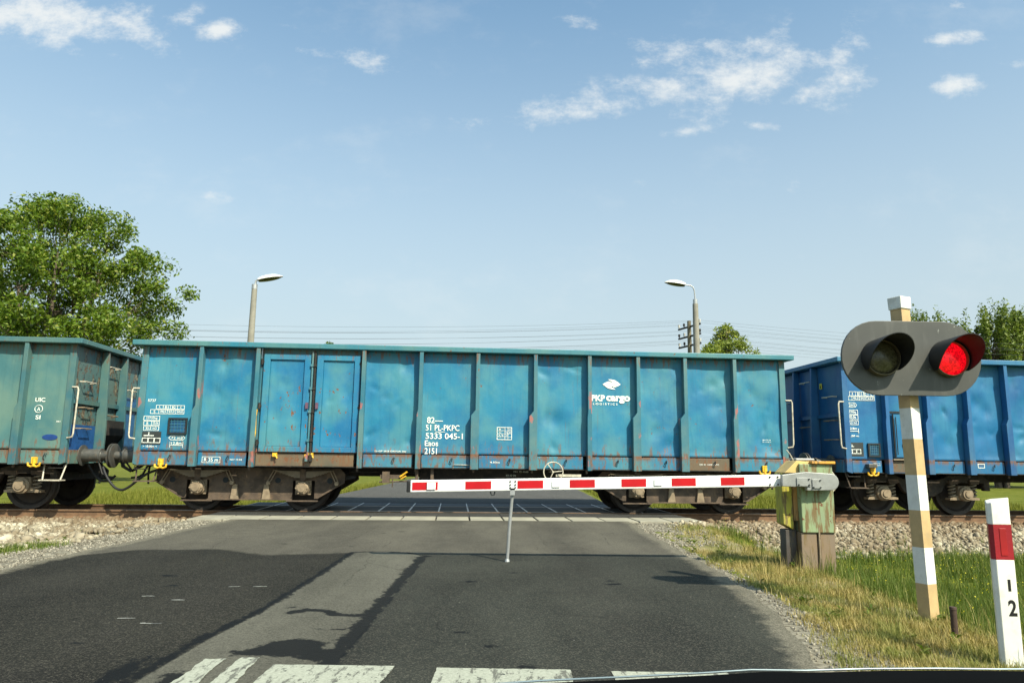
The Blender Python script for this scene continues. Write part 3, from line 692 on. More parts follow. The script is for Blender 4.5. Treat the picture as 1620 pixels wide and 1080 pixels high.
def make_wagon(label, s0, ribs, m, bogie, pivots, doors=(), calm=(), amp=.016, tidx=0, ends=(0, 1), endmat='panel', stain_end=None):
    c = TW(s0 + H, W); root = empty('freight_wagon', (c[0], c[1], 0), YAW, label=label, cat='freight wagon', group='open freight wagons of the passing train')
    pn, rb, rl = MT[m[0]], MT[m[1]], MT[m[2]]
    xs = [0] + ribs + [12.8]
    door_iv = [(a, b) for a, b in doors]
    for i in range(len(xs) - 1):
        if (xs[i], xs[i + 1]) in door_iv: continue
        V, F = dent_panel(xs[i] - H, xs[i + 1] - H, 1.14, 3.15, -W, i * 3.7 + tidx * 40, amp * (.3 if i in calm else 1))
        o = fast_mesh('side_panel', V, F, pn, root, smooth=True)
        sd = o.modifiers.new('solid', 'SOLIDIFY'); sd.thickness = .012; sd.offset = -1
    MB().box(-H, H, W - .012, W, 1.14, 3.15).build('side_panel', pn, root)
    for i, x in enumerate(ribs):
        x -= H; r = random.Random(i * 7 + tidx)
        wl_ = r.choice((.05, .09, .12)) if tidx != 0 else (.09, .05, .05, .06, .12, .12, .05, .12, .12, .06, .09)[i]
        p = [(x - wl_, .86), (x + .04, .86), (x + .04, 3.142), (x - .036, 3.142), (x - .036, 2.01), (x - wl_, 1.90)]
        o = MB().prism(p, -W - .155, -W - .002).build('rib', rb, root, bevel=.006)
        MB().prism([(-a, b) for a, b in p][::-1] if False else p, W + .002, W + .10).build('rib', rb, root)
        MB().tube([(x - .05, -W - .03, .80), (x - .05, -W - .03, .87)], .022, 6).build('bolt', MT['bogie'], o)
    # corner posts
    for x in (0, 12.8):
        sx = 1 if x == 0 else -1
        for (ya, yb) in ((-W - .03, -W + .06), (W - .06, W + .03)):
            xa, xb = sorted((x - H - sx * .012, x - H + sx * .11)); MB().prism([(xa, .90 if sx == 1 else .86), (xb, .86 if sx == 1 else .90), (xb, 3.142), (xa, 3.142)], ya, yb).build('corner_post', rb, root, bevel=.006)
    # top rail (side and end members)
    tr = MB().box(-H - .16, H + .16, -W - .175, -W + .03, 3.145, 3.245).box(-H - .16, H + .16, W - .03, W + .15, 3.145, 3.245)
    tr.box(-H - .16, -H + .02, -W + .031, W - .031, 3.15, 3.243).box(H - .02, H + .16, -W + .031, W - .031, 3.15, 3.243)
    tr.build('top_rail', rl, root, bevel=.012)
    MB().box(-H + .11, H - .11, -W - .055, -W - .012, .87, .885).box(-H + .11, H - .11, W + .012, W + .055, .87, .885).build('lower_flange', MT['under'], root)
    # lower side strips (sill), one per bay
    for i in range(len(xs) - 1):
        rusty = (xs[i], xs[i + 1]) in door_iv
        a = xs[i] - H + (.112 if i == 0 else .052); b = xs[i + 1] - H - (.112 if i == len(xs) - 2 else .122)
        o = MB().box(a, b, -W - .03, -W + .0, .885, 1.125).build('sill', MT['sill'] if rusty or (tidx == 0 and i == 9) else pn, root, bevel=.004)
        if b - a > .3:
            xm = (a + b) / 2 + .1
            MB().tube([(xm, -W - .04, .95), (xm - .02, -W - .06, 1.0), (xm + .01, -W - .06, 1.07), (xm + .03, -W - .04, 1.07), (xm + .02, -W - .05, 1.01)], .007, 5).build('rope_ring', MT['black'], o)
    # floor and underframe
    MB().box(-H + .02, H - .02, -W + .02, W - .02, 1.16, 1.20).build('floor', MT['wood'], root)
    uf = MB().box(-H + .05, H - .05, -.18, .18, .68, 1.15)
    for x in np.linspace(-H + .6, H - .6, 11): uf.box(x - .05, x + .05, -W + .04, W - .04, .93, 1.158)
    uf.build('underframe', MT['under'], root)
    # ends
    for e in ends:
        sx = -1 if e == 0 else 1; x = sx * H
        em = MT[endmat]
        V, F = dent_panel(-W + .06, W - .06, 1.14, 3.15, 0, 99 + tidx + e, .01)
        V = np.stack([x + sx * (-.012 - V[:, 1]), V[:, 0], V[:, 2]], -1)
        o = fast_mesh('end_wall', V, F, em, root, smooth=True); sd = o.modifiers.new('solid', 'SOLIDIFY'); sd.thickness = .012; sd.offset = 0
        for yv in (1.02, 1.85):
            y = yv - W; prof = [(x, .90), (x + sx * .20, .90), (x + sx * .20, 1.6), (x + sx * .13, 3.142), (x, 3.142)]
            if sx == 1: prof = prof
            MB().prism(prof, y - .03, y + .03).build('end_rib', rb, root, bevel=.005)
        MB().box(*sorted((x + sx * .001, x + sx * .05)), -W + .06, W - .06, 2.02, 2.10).build('end_beam', rb, root)
        hb = MB().box(*sorted((x - sx * .02, x + sx * .04)), -W + .06, W - .06, .88, 1.138).build('headstock', MT['under'] if tidx == 0 else pn, root, bevel=.006)
        for y, z, wd in ((-.98, 2.45, .2), (-.98, 1.55, .2), (-.02, 2.85, .22), (-.02, 1.85, .30), (.85, 2.45, .2), (-.98, 1.95, .18)):
            MB().tube([(x, y - wd, z), (x + sx * .11, y - wd, z), (x + sx * .11, y + wd, z), (x, y + wd, z)], .013, 6).build('rung', MT['white_bar'] if z > 2 else MT['axlebox'], root, smooth=40)
        # buffers
        for y in (-.875, .875):
            bf = MB().lathe([(.001, 0), (.20, 0), (.20, .02), (.125, .03), (.12, .34), (.135, .34), (.135, .37), (.105, .37), (.10, .38), (.001, .38)], (x + sx * .04, y, 1.04), (sx, 0, 0), 24).build('buffer', MT['buffer'], root, smooth=35)
            MB().lathe([(.001, .38), (.085, .38), (.085, .54), (.20, .545), (.235, .555), (.235, .572), (.15, .581), (.001, .585)], (x + sx * .03, y, 1.04), (sx, 0, 0), 32).build('buffer_plate', MT['buffer'], bf, smooth=35)
        # draw hook and screw coupling
        dk = MB().box(*sorted((x + sx * .04, x + sx * .30)), -.03, .03, .98, 1.08)
        dk.tube([(x + sx * .28, 0, 1.03), (x + sx * .40, 0, 1.0), (x + sx * .44, 0, 1.07), (x + sx * .36, 0, 1.13), (x + sx * .33, 0, 1.11)], .028, 8).build('draw_hook', MT['under'], root, smooth=50)
        if e == 1 or tidx == 0:
            MB().tube([(x + sx * .40, -.05, 1.0), (x + sx * .5, -.05, .80), (x + sx * .62, -.05, .72), (x + sx * .80, -.05, .82), (x + sx * .86, 0, 1.0), (x + sx * .80, .05, .82), (x + sx * .62, .05, .72), (x + sx * .40, .05, 1.0)], .02, 7).build('screw_coupling', MT['under'], root, smooth=50)
        hp = [(x - sx * .05, -.55, .92), (x + sx * .06, -.58, .80), (x + sx * .20, -.58, .60), (x + sx * .36, -.58, .52), (x + sx * .52, -.57, .58), (x + sx * .60, -.56, .72)]
        if tidx == 0 and e == 0:
            hp = [(x + .55, -W + .25, .80), (x + .30, -W + .2, .78), (x + .05, -W + .2, .62), (x - .15, -W + .2, .42), (x - .32, -W + .22, .38), (x - .50, -W + .25, .52), (x - .66, -W + .3, .74), (x - .75, -W + .4, .9)]
        P2 = []
        for i in range(len(hp) - 1):
            for q in range(4):
                P2.append(tuple(np.array(hp[i]) + (np.array(hp[i + 1]) - np.array(hp[i])) * q / 4))
        P2 = [tuple(np.mean(P2[max(0, i - 2):i + 3], axis=0)) for i in range(len(P2))]
        MB().tube(P2, .024, 8).build('brake_hose', MT['hose'], root, smooth=60)
        MB().tube([(x + sx * .12, -.3, .95), (x + sx * .16, -.3, .7), (x + sx * .14, -.3, .48)], .02, 7).tube([(x + sx * .12, -.38, .92), (x + sx * .22, -.40, .68), (x + sx * .30, -.40, .62), (x + sx * .45, -.38, .60)], .022, 7).build('brake_hose', MT['hose'], root, smooth=60)
        # corner handrail and step
        xx = x + sx * .07
        MB().tube([(x - sx * .0, -W - .03, 2.32), (xx + sx * .04, -W - .05, 2.32), (xx + sx * .055, -W - .05, 2.27), (xx + sx * .045, -W - .05, 1.44), (xx + sx * .03, -W - .05, 1.38), (x - sx * .0, -W - .03, 1.36)], .016, 8).build('handrail', MT['white_bar'], root, smooth=50)
        st = MB().tube([(x - sx * .02, -W + .12, .9), (x - sx * .06, -W + .02, .58)], .014, 6).tube([(x - sx * .42, -W + .12, .9), (x - sx * .38, -W + .02, .58)], .014, 6)
        st.box(*sorted((x - sx * .03, x - sx * .41)), -W - .06, -W + .14, .565, .585).build('step', MT['white_bar'] if tidx == 1 else MT['bogie'], root)
        MB().tube([(x - sx * .02, -W + .04, .88), (x - sx * .02, -W + .0, .80), (x - sx * .28, -W + .0, .80), (x - sx * .28, -W + .04, .88)], .01, 6).build('grab_iron', MT['under'], root, smooth=50)
        # yellow tow hook
        xh = x - sx * .52
        MB().box(xh - .045, xh + .045, -W - .08, -W - .03, .88, 1.0).tube([(xh - .11, -W - .06, .90), (xh - .10, -W - .06, .845), (xh - .05, -W - .06, .825), (xh, -W - .06, .84), (xh + .05, -W - .06, .825), (xh + .10, -W - .06, .845), (xh + .11, -W - .06, .90)], .02, 7).tube([(xh, -W - .06, .98), (xh, -W - .06, .83)], .03, 8).build('tow_hook', MT['yellow'], root, smooth=50)
    for i, p in enumerate(pivots):
        bg_ = empty('bogie', (0, 0, 0)); bg_.parent = root
        (plate_bogie if bogie == 'plate' else cast_bogie)(bg_, p - H)
    return root
def door_leaf(root, x0, x1, z0, z1, mat, seed):
    y0 = -W - .075; fr = MB(); t = .12
    fr.box(x0, x0 + t, y0, y0 + .06, z0, z1).box(x1 - t, x1, y0, y0 + .06, z0, z1).box(x0 + t, x1 - t, y0 + .001, y0 + .06, z0, z0 + .10).box(x0 + t, x1 - t, y0 + .001, y0 + .06, z1 - .11, z1)
    d = fr.build('door', mat, root, bevel=.006)
    V, F = dent_panel(x0 + t - .01, x1 - t + .01, z0 + .08, z1 - .1, y0 + .032, seed, .014)
    o = fast_mesh('door_panel', V, F, mat, d, smooth=True); sd = o.modifiers.new('solid', 'SOLIDIFY'); sd.thickness = .01; sd.offset = -1
    return d

# --- middle wagon
ribs2 = [1.13, 2.20, 4.23, 5.35, 6.47, 7.62, 8.71, 9.70, 10.67, 11.70]
w2 = make_wagon('teal blue open freight wagon numbered 5333 045-1, right behind the red and white barrier arm', 0.0, ribs2, ('panel', 'rib', 'rail'), 'plate', (2.10, 10.76), doors=[(2.20, 4.23)], calm=(0, 4, 5, 7), amp=.024)
d1 = door_leaf(w2, 2.30 - H, 3.20 - H, 1.15, 3.04, MT['door'], 301); d2 = door_leaf(w2, 3.32 - H, 4.165 - H, 1.15, 3.04, MT['door'], 305)
MB().box(2.245 - H, 4.19 - H, -W - .012, -W, 1.14, 3.142).build('door_backing', MT['rib'], w2)
for xx in (3.235, 3.285):
    lb = MB().tube([(xx - H, -W - .09, 1.0), (xx - H, -W - .09, 3.10)], .02, 8)
    for z in (1.35, 1.9, 2.35, 2.8): lb.box(xx - H - .03, xx - H + .03, -W - .12, -W - .06, z, z + .05)
    lb.box(xx - H - .04, xx - H + .04, -W - .12, -W - .06, .98, 1.10)
    lb.build('lock_bar', MT['rib'] if xx < 3.25 else MT['under'], w2, smooth=40)
for xx, dd in ((2.27, d1), (4.18, d2)):
    for z in (1.32, 2.02, 2.88):
        MB().tube([(xx - H, -W - .09, z - .06), (xx - H, -W - .09, z + .06)], .022, 8).box(xx - H - .04, xx - H + .04, -W - .085, -W - .055, z - .02, z + .02).build('hinge', MT['under'], dd)
MB().tube([(2.235 - H, -W - .11, 1.95), (2.225 - H, -W - .12, 1.8), (2.235 - H, -W - .12, 1.5), (2.215 - H, -W - .12, 1.35), (2.205 - H, -W - .11, 1.15)], .017, 7).build('door_lever', MT['yellow'], w2, smooth=50)
for xx, z in ((2.62, 1.09), (3.22, 1.07), (3.30, 1.10)):
    MB().box(xx - H - .04, xx - H + .04, -W - .10, -W - .031, z - .03, z + .04).tube([(xx - H, -W - .09, z + .02), (xx - H + .05, -W - .1, z - .06)], .014, 6).build('door_latch', MT['yellow'], w2)
for xx in (3.17, 3.36): MB().box(xx - H - .025, xx - H + .025, -W - .12, -W - .077, 1.98, 2.10).build('handle', simple('door_handle_plum', (.16, .08, .13), .6), d1 if xx < 3.2 else d2)
L_ = MT['letter']; yl = -W - .004
T2 = [('82—', 5.49, 5.80, 1.745, 1.865), ('51 PL-PKPC', 5.47, 6.13, 1.60, 1.715), ('5333 045-1', 5.47, 6.20, 1.44, 1.555), ('Eaos', 5.46, 5.72, 1.30, 1.41), ('2151', 5.46, 5.70, 1.145, 1.265),
      ('D-GP SKB DRV2A 06J', 4.50, 5.10, 1.165, 1.205),
      ('5737', .16, .31, 2.07, 2.12), ('▶ 10.00m ◀'.replace('▶', '>').replace('◀', '<'), .14, .40, 1.205, 1.245), ('12.8m', .66, .85, 1.265, 1.315)]
for s_, a, b, z0, z1 in T2: text_mesh('lettering', s_, a - H, b - H, z0, z1, yl, L_, w2, weight=.012)
MB().box(5.66 - H, 5.85 - H, yl - .001, yl + .001, 1.572, 1.582).build('underline', L_, w2)
for s_, a, b, z0, z1 in [('4.50m', 6.74, 6.93, .985, 1.02), ('R 35 m', 1.30, 1.56, .955, 1.02), ('REV 12.04', 1.78, 2.0, .98, 1.01)]:
    text_mesh('lettering', s_, a - H, b - H, z0, z1, -W - .034, L_, w2, weight=.01)
rect_frame(MB(), 1.26 - H, 1.60 - H, .93, 1.045, -W - .034, .008).build('lettering_frame', L_, w2)
fb = MB(); rect_frame(fb, 6.87 - H, 7.17 - H, 1.44, 1.69, yl, .012); 
for z in (1.56, 1.50, 1.62): fb.box(6.882 - H, 7.158 - H, yl, yl + .002, z - .003, z + .003)
for x in (7.03, 7.09): fb.box(x - H - .004, x - H + .004, yl - .001, yl + .002, 1.452, 1.678)
fb.build('load_table', L_, w2)
for s_, a, b, z in [('1', 6.92, 6.94, 1.63), ('16', 7.045, 7.08, 1.57), ('20', 7.11, 7.145, 1.57), ('24', 7.045, 7.08, 1.51), ('28', 7.11, 7.145, 1.63), ('A B', 6.9, 7.0, 1.51), ('C', 6.92, 6.96, 1.57)]:
    text_mesh('lettering', s_, a - H, b - H, z, z + .035, yl - .002, L_, w2)
# load limit grid at the left end
def limit_rows(root, x0, rows, y):
    for (a, b, z0, z1, txt) in rows:
        k = len(txt); f = MB(); rect_frame(f, a - H, b - H, z0, z1, y, .009)
        for i in range(1, k): xx = a - H + (b - a) * i / k; f.box(xx - .004, xx + .004, y, y + .002, z0 + .009, z1 - .009)
        f.build('lettering_frame', L_, root)
        for i, s_ in enumerate(txt):
            if s_.strip():
                cw_ = (b - a) / k; wd = min(cw_ * .7, .032 * len(s_)); cx = a - H + cw_ * (i + .5)
                text_mesh('lettering', s_, cx - wd / 2, cx + wd / 2, z0 + .017, z1 - .017, y - .001, L_, root, weight=.01)
limit_rows(w2, 0, [(.32, .85, 1.93, 2.01, ['A', 'B1', 'B2', 'C']), (.22, .85, 1.84, 1.925, ['S', '44,5', '52,0', '60,0']),
                   (.11, .41, 1.71, 1.80, ['23700kg']), (.115, .41, 1.615, 1.705, ['B', '20,0t']), (.12, .41, 1.52, 1.605, ['35,5 m2'])], yl)
bk = MB().box(.09 - H, .46 - H, yl + .0005, yl + .0025, 1.26, 1.505).build('lettering_field', MT['letterbg'], w2)
f = MB().box(.14 - H, .33 - H, yl - .001, yl, 1.42, 1.435).box(.225 - H, .24 - H, yl - .001, yl, 1.435, 1.49)
for i in range(3): rect_frame(f, .115 - H + i * .112, .115 - H + i * .112 + .115, 1.29, 1.385, yl - .003, .011)
f.build('axle_symbol', L_, w2)
f = MB().box(.64 - H, .87 - H, yl, yl + .002, 1.245, 1.255).box(.632 - H, .64 - H, yl, yl + .002, 1.205, 1.32).box(.87 - H, .878 - H, yl, yl + .002, 1.205, 1.32)
f.build('lettering_frame', L_, w2)
def hexframe(root, a, b, z0, z1, y, txt):
    zm = (z0 + z1) / 2; m = MB(); P_ = [(a, zm), (a + .04, z0), (b - .04, z0), (b, zm), (b - .04, z1), (a + .04, z1)]
    Q_ = [(a + .012, zm), (a + .046, z0 + .009), (b - .046, z0 + .009), (b - .012, zm), (b - .046, z1 - .009), (a + .046, z1 - .009)]
    for i in range(6):
        j = (i + 1) % 6; m.add([(P_[i][0], y, P_[i][1]), (P_[j][0], y, P_[j][1]), (Q_[j][0], y, Q_[j][1]), (Q_[i][0], y, Q_[i][1])], [(0, 1, 2, 3)])
    m.build('lettering_frame', L_, root)
    text_mesh('lettering', txt, a + .05, b - .05, z0 + .02, z1 - .02, y, L_, root, weight=.01)
hexframe(w2, .60 - H, .91 - H, 1.345, 1.435, yl, '72 m3')
def card_holder(root, x0, x1, z0, z1, mat):
    o = MB(); y = -W - .035; rect_frame(o, x0 - H, x1 - H, z0, z1, y, .03)
    o.box(x0 - H, x1 - H, y + .002, -W - .001, z1 - .03, z1).box(x0 - H, x1 - H, y + .002, -W - .001, z0, z0 + .03).box(x0 - H, x0 + .03 - H, y + .002, -W - .001, z0 + .03, z1 - .03).box(x1 - .03 - H, x1 - H, y + .002, -W - .001, z0 + .03, z1 - .03)
    h = o.build('card_holder', MT['black'], root)
    MB().box(x0 + .03 - H, x1 - .03 - H, -W - .01, -W - .004, z0 + .03, z1 - .03).build('backplate', mat, h)
    m = MB(); n = 6
    for i in range(1, n): xx = x0 - H + (x1 - x0) * i / n; m.box(xx - .003, xx + .003, y + .004, y + .008, z0 + .03, z1 - .03)
    for i in range(1, 5): zz = z0 + (z1 - z0) * i / 5; m.box(x0 - H + .03, x1 - H - .03, y + .009, y + .013, zz - .003, zz + .003)
    m.build('mesh_grille', MT['rib'], h)
card_holder(w2, .58, .93, 1.46, 1.77, MT['grille'])
# company emblem: two interlocking swooshes with a disc
def emblem(root, cx, cz, w_, h_, y):
    def swoosh(s):
        P_ = []; 
        out = [(-1.0, -.02), (-.72, .34), (-.40, .58), (-.12, .62), (-.30, .30), (-.34, 0.0), (-.22, -.30), (.02, -.62), (.30, -.86), (.42, -1.0), (.0, -1.0), (-.36, -.86), (-.66, -.52)]
        pts = [(cx + s * a * w_ / 2, y, cz + s * b * h_ / 2) for a, b in out]
        return pts
    for s in (1, -1):
        import bmesh
        bm = bmesh.new(); f = bm.faces.new([bm.verts.new(p) for p in swoosh(s)]); bmesh.ops.triangulate(bm, faces=[f]); me = bpy.data.meshes.new('emblem'); bm.to_mesh(me); bm.free()
        finish(me, 'emblem', L_, root)
    m = MB(); n = 20; r = h_ * .22; pts = [(cx + r * math.cos(2 * math.pi * i / n), y - .0005, cz + r * math.sin(2 * math.pi * i / n)) for i in range(n)]
    m.add(pts, [tuple(range(n))]); m.build('emblem', L_, root)
emblem(w2, 9.185 - H, 2.585, .37, .20, yl)
text_mesh('lettering', 'PKP', 8.765 - H, 9.045 - H, 2.24, 2.365, yl, L_, w2, weight=.045)
text_mesh('lettering', 'cargo', 9.07 - H, 9.56 - H, 2.20, 2.355, yl, L_, w2, weight=.05)
text_mesh('lettering', 'L O G I S T I C S', 8.80 - H, 9.30 - H, 2.165, 2.205, yl, L_, w2, weight=.02)
text_mesh('lettering', 'REV TH 04', 12.29 - H, 12.46 - H, 1.50, 1.525, yl, L_, w2); text_mesh('lettering', 'Pn 12.10.11', 12.29 - H, 12.46 - H, 1.46, 1.485, yl, L_, w2)
text_mesh('lettering', 'DK 01 1209 PKPC', 10.95 - H, 11.35 - H, .99, 1.02, -W - .034, L_, w2)
# brake gear under the middle of the wagon
HW = MB(); cx, cz = 7.98 - H, .83; n = 28
HW.tube([(cx + .19 * math.cos(2 * math.pi * i / n), -W - .13, cz + .19 * math.sin(2 * math.pi * i / n)) for i in range(n + 1)], .012, 7)
for i in range(3): HW.tube([(cx, -W - .13, cz), (cx + .19 * math.cos(i * 2.09 + .1), -W - .13, cz + .19 * math.sin(i * 2.09 + .1))], .009, 5)
HW.tube([(cx, -W - .14, cz), (cx, -W + .5, cz)], .02, 8); HW.build('hand_wheel', MT['white_bar'], w2, smooth=50)
MB().box(8.05 - H, 8.55 - H, -W - .02, -W + .05, .735, .785).build('brake_plate', MT['white_bar'], w2)
MB().box(5.35 - H, 8.6 - H, -.95, -.85, .62, .92).prism([(5.2 - H, .8), (5.6 - H, .55), (8.2 - H, .55), (8.8 - H, .8)], -.12, .12).build('brake_beam', MT['under'], w2)
MB().tube([(6.2 - H, -.55, .68), (7.3 - H, -.55, .68)], .17, 20).build('air_tank', MT['under'], w2, smooth=40)
for x in (5.32, 5.62): MB().box(x - H - .03, x - H + .03, -W + .04, -W + .09, .55, .90).build('hanger', MT['bogie'], w2)
MB().tube([(4.0 - H, -1.0, .78), (5.4 - H, -1.0, .78)], .014, 6).tube([(3.6 - H, -.6, .70), (9.5 - H, -.6, .70)], .016, 6).build('brake_rod', MT['under'], w2)
MB().box(4.62 - H, 5.1 - H, -W + .03, -W + .12, .66, .74).box(4.66 - H, 4.80 - H, -W + .0, -W + .10, .58, .80).tube([(4.6 - H, -W + .05, .60), (5.15 - H, -W + .05, .62)], .016, 6).tube([(4.86 - H, -W + .04, .74), (4.86 - H, -W + .04, .50)], .012, 6).build('brake_valve', MT['bogie'], w2)
MB().tube([(5.0 - H, -W + .0, .70), (5.14 - H, -W - .03, .80)], .018, 6).tube([(5.02 - H, -W, .66), (5.12 - H, -W - .02, .72)], .014, 6).build('brake_handle', MT['yellow'], w2)
text_mesh('lettering', 'MH 12 4560', 7.25 - H, 7.55 - H, .80, .83, -.951, L_, w2); text_mesh('lettering', 'KK-G 24t', 7.1 - H, 7.3 - H, .72, .76, -.951, L_, w2)
MB().tube([(6.02 - H, -W - .035, .86), (6.02 - H, -W - .05, .945), (6.35 - H, -W - .05, .945), (6.35 - H, -W - .035, .86)], .008, 6).build('grab_iron', MT['white_bar'], w2, smooth=50)

# --- left wagon
ribs1 = [round(12.8 - .85 - i * 1.09, 3) for i in range(11)][::-1]
w1 = make_wagon('faded grey-green open freight wagon at the left, its end wall peeling and rusty', -1.24 - 12.8, ribs1, ('panel1', 'rib1', 'rib1'), 'cast', (1.84, 12.8 - 1.80), amp=.012, tidx=1, endmat='end1', calm=(11,))
s1 = -14.04
for s_, a, b, z0, z1 in [('UIC', -1.90, -1.72, 2.03, 2.11), ('A', -1.85, -1.79, 1.86, 1.93), ('SI', -1.86, -1.77, 1.70, 1.78), ('28,5', -1.48, -1.40, 1.65, 1.68)]:
    text_mesh('lettering', s_, a - s1 - H, b - s1 - H, z0, z1, yl, L_, w1, weight=.02)
mb = MB(); mb.tube([(-1.82 - s1 - H + .07 * math.cos(i * .2618), yl, 1.895 + .07 * math.sin(i * .2618)) for i in range(25)], .006, 5); mb.build('lettering_ring', L_, w1)
mb = MB(); n = 24; mb.add([(-1.56 - s1 - H + .14 * math.cos(2 * math.pi * i / n), -W - .0045, 1.37 + .055 * math.sin(2 * math.pi * i / n)) for i in range(n)], [tuple(range(n))]); mb.build('paint_patch', MT['blue_dark'], w1)
MB().box(H - .01, H + .006, -W + .07, -.42, 1.142, 1.62).build('end_patch', simple('fresh_blue_end', (.015, .10, .33), .5), w1)
MB().box(H + .0, H + .006, .50, W - .07, 1.142, 2.30).build('end_patch', simple('fresh_blue_end_b', (.02, .14, .34), .5), w1)
MB().prism([(H + .02, 1.75), (H + .20, 1.75), (H + .20, 1.45), (H + .02, 1.15)], -.33, .40).build('end_hopper', MT['under'], w1)

# --- right wagon
ribs3 = [.86, 1.76, 2.65, 3.52, 4.5, 5.5, 6.5, 7.6, 8.7, 9.8, 10.9, 11.95]
w3 = make_wagon('bright blue open freight wagon at the right, behind the red flashing signal', 14.04, ribs3, ('panel3', 'rib3', 'rail3'), 'plate3' if False else 'cast', (1.84, 10.96), amp=.034, tidx=2, endmat='rib3', calm=(0,))
s3 = 14.04
limit_rows(w3, 0, [(14.19 - s3, 14.73 - s3, 2.445, 2.54, ['A', 'B1', 'B2', 'C']), (14.08 - s3, 14.73 - s3, 2.355, 2.44, ['S', '46,0', '54,0', '63,0']),
                   (14.09 - s3, 14.35 - s3, 2.06, 2.16, ['23100kg']), (14.09 - s3, 14.35 - s3, 1.955, 2.055, ['20,0t']), (14.09 - s3, 14.35 - s3, 1.85, 1.94, ['35,5 m2'])], yl)
hexframe(w3, 14.08 - s3 - H, 14.34 - s3 - H, 2.21, 2.31, yl, '72m3')
text_mesh('lettering', '12,8m', 14.13 - s3 - H, 14.31 - s3 - H, 1.745, 1.80, yl, L_, w3, weight=.02); text_mesh('lettering', '10,00 m', 14.10 - s3 - H, 14.34 - s3 - H, 1.60, 1.645, yl, L_, w3, weight=.02)
MB().box(14.09 - s3 - H, 14.34 - s3 - H, yl, yl + .002, 1.715, 1.727).box(14.085 - s3 - H, 14.095 - s3 - H, yl - .0005, yl + .002, 1.67, 1.78).box(14.335 - s3 - H, 14.345 - s3 - H, yl - .0005, yl + .002, 1.67, 1.78).build('lettering_frame', L_, w3)
MB().box(14.02 - s3 - H, 14.42 - s3 - H, yl + .0005, yl + .0025, 1.21, 1.49).build('lettering_field', MT['letterbg'], w3)
f = MB().box(14.14 - s3 - H, 14.22 - s3 - H, yl - .001, yl, 1.40, 1.412).box(14.173 - s3 - H, 14.187 - s3 - H, yl - .001, yl, 1.412, 1.45)
for i in range(3): rect_frame(f, 14.08 - s3 - H + i * .093, 14.08 - s3 - H + i * .093 + .098, 1.26, 1.355, yl - .003, .012)
f.build('axle_symbol', L_, w3)
card_holder(w3, 14.51 - s3, 14.77 - s3, 1.20, 1.48, MT['grille'])
text_mesh('lettering', 'PKP Cargo', 14.60 - s3 - H, 14.74 - s3 - H, 1.06, 1.085, -W - .034, L_, w3); text_mesh('lettering', '5300 8', 14.61 - s3 - H, 14.74 - s3 - H, 1.02, 1.045, -W - .034, L_, w3)
ha, hb = 15.02 - s3 - H, 15.64 - s3 - H
hd = MB().box(ha, hb, -W - .05, -W - .035, 1.20, 2.10).build('hatch', MT['panel3'], w3, bevel=.004)
MB().box(ha - .03, hb + .02, -W - .07, -W - .03, 2.102, 2.14).build('hatch_rail', MT['black'], hd)
MB().tube([(ha + .03, -W - .08, 1.2), (ha + .03, -W - .08, 2.08)], .016, 7).tube([(ha + .09, -W - .08, 1.25), (ha + .09, -W - .08, 2.02)], .01, 7).build('lock_bar', MT['black'], hd)
MB().lathe([(.001, 0), (.07, 0), (.07, .02), (.03, .03), (.03, .06), (.001, .06)], (ha + .28, -W - .05, 1.45), (0, -1, 0), 14).build('latch', MT['black'], hd)
MB().box(ha - .02, hb, -W - .09, -W - .034, 1.14, 1.17).build('hatch_ledge', MT['axlebox'], hd)
MB().box(ha - .02, hb, -W - .035, -W - .031, .90, 1.115).build('rust_plate', MT['sill'], hd)
rect_frame(MB(), 16.85 - s3 - H, 17.0 - s3 - H, 1.0, 1.09, -W - .034, .012).build('lettering_frame', L_, w3)
MB().box(14.42 - s3 - H, 14.60 - s3 - H, -W - .16, -W - .03, .98, 1.06).build('lamp_bracket', MT['buffer'], w3, bevel=.01)
mb = MB().box(-H - .019, -H - .013, -.62, -.52, 2.66, 2.78); mb.build('warning_plate', simple('warning_yellow', (.75, .60, .05), .5), w3)
mb = MB().add([(-H - .021, -.60, 2.68), (-H - .021, -.54, 2.68), (-H - .021, -.57, 2.75)], [(0, 1, 2)]); mb.build('warning_symbol', MT['black'], w3)

# ------------------------------------------------------------ half barrier
WH = simple('barrier_white', (.80, .80, .78), .4, var=.04, bumpd=0, dirt=(.6, .58, .5), dirt_amt=.3)
RED = simple('barrier_red_film', (.46, .004, .009), .35, var=.1, bumpd=0)
AL = simple('cast_aluminium', (.40, .41, .40), .5, metal=.25, var=.15, dirt=(.24, .24, .22), dirt_amt=.5)
def rusty_green(name, col, seed, r=.5):
    m, t, b = mat_new(name); P = t.mapping(t.obj, (seed, seed, seed))
    st = t.noise(t.mapping(P, (0, 0, 0), (9, 9, 1.3)), 2.2, 6, .65); n = t.noise(P, 9, 6, .65)
    c = t.mix(t.ramp(t.noise(P, 3, 3), .35, .65), col, tuple(x * .7 + .04 for x in col))
    c = t.mix(t.ramp(st, .62 - .22 * r, .74 - .22 * r), c, (.16, .11, .045)); c = t.mix(t.ramp(n, .70 - .12 * r, .74 - .12 * r), c, (.15, .055, .022))
    t.put(b.inputs['Base Color'], c); b.inputs['Roughness'].default_value = .65; t.put(b.inputs['Normal'], t.bump(n, .5, .004)); return m
GRN = rusty_green('worn_green_paint', (.25, .33, .17), 2, .72); YEL = rusty_green('worn_yellow_paint', (.42, .38, .04), 6, .75); YEL2 = rusty_green('sandy_yellow_paint', (.68, .48, .16), 9, .15); ORG = rusty_green('rusty_orange_lid', (.72, .33, .02), 4, .4)
BRN = rusty_green('rusty_brown_pedestal', (.22, .15, .09), 5, .5); DRK = rusty_green('dark_pedestal_side', (.05, .04, .035), 1, .3)
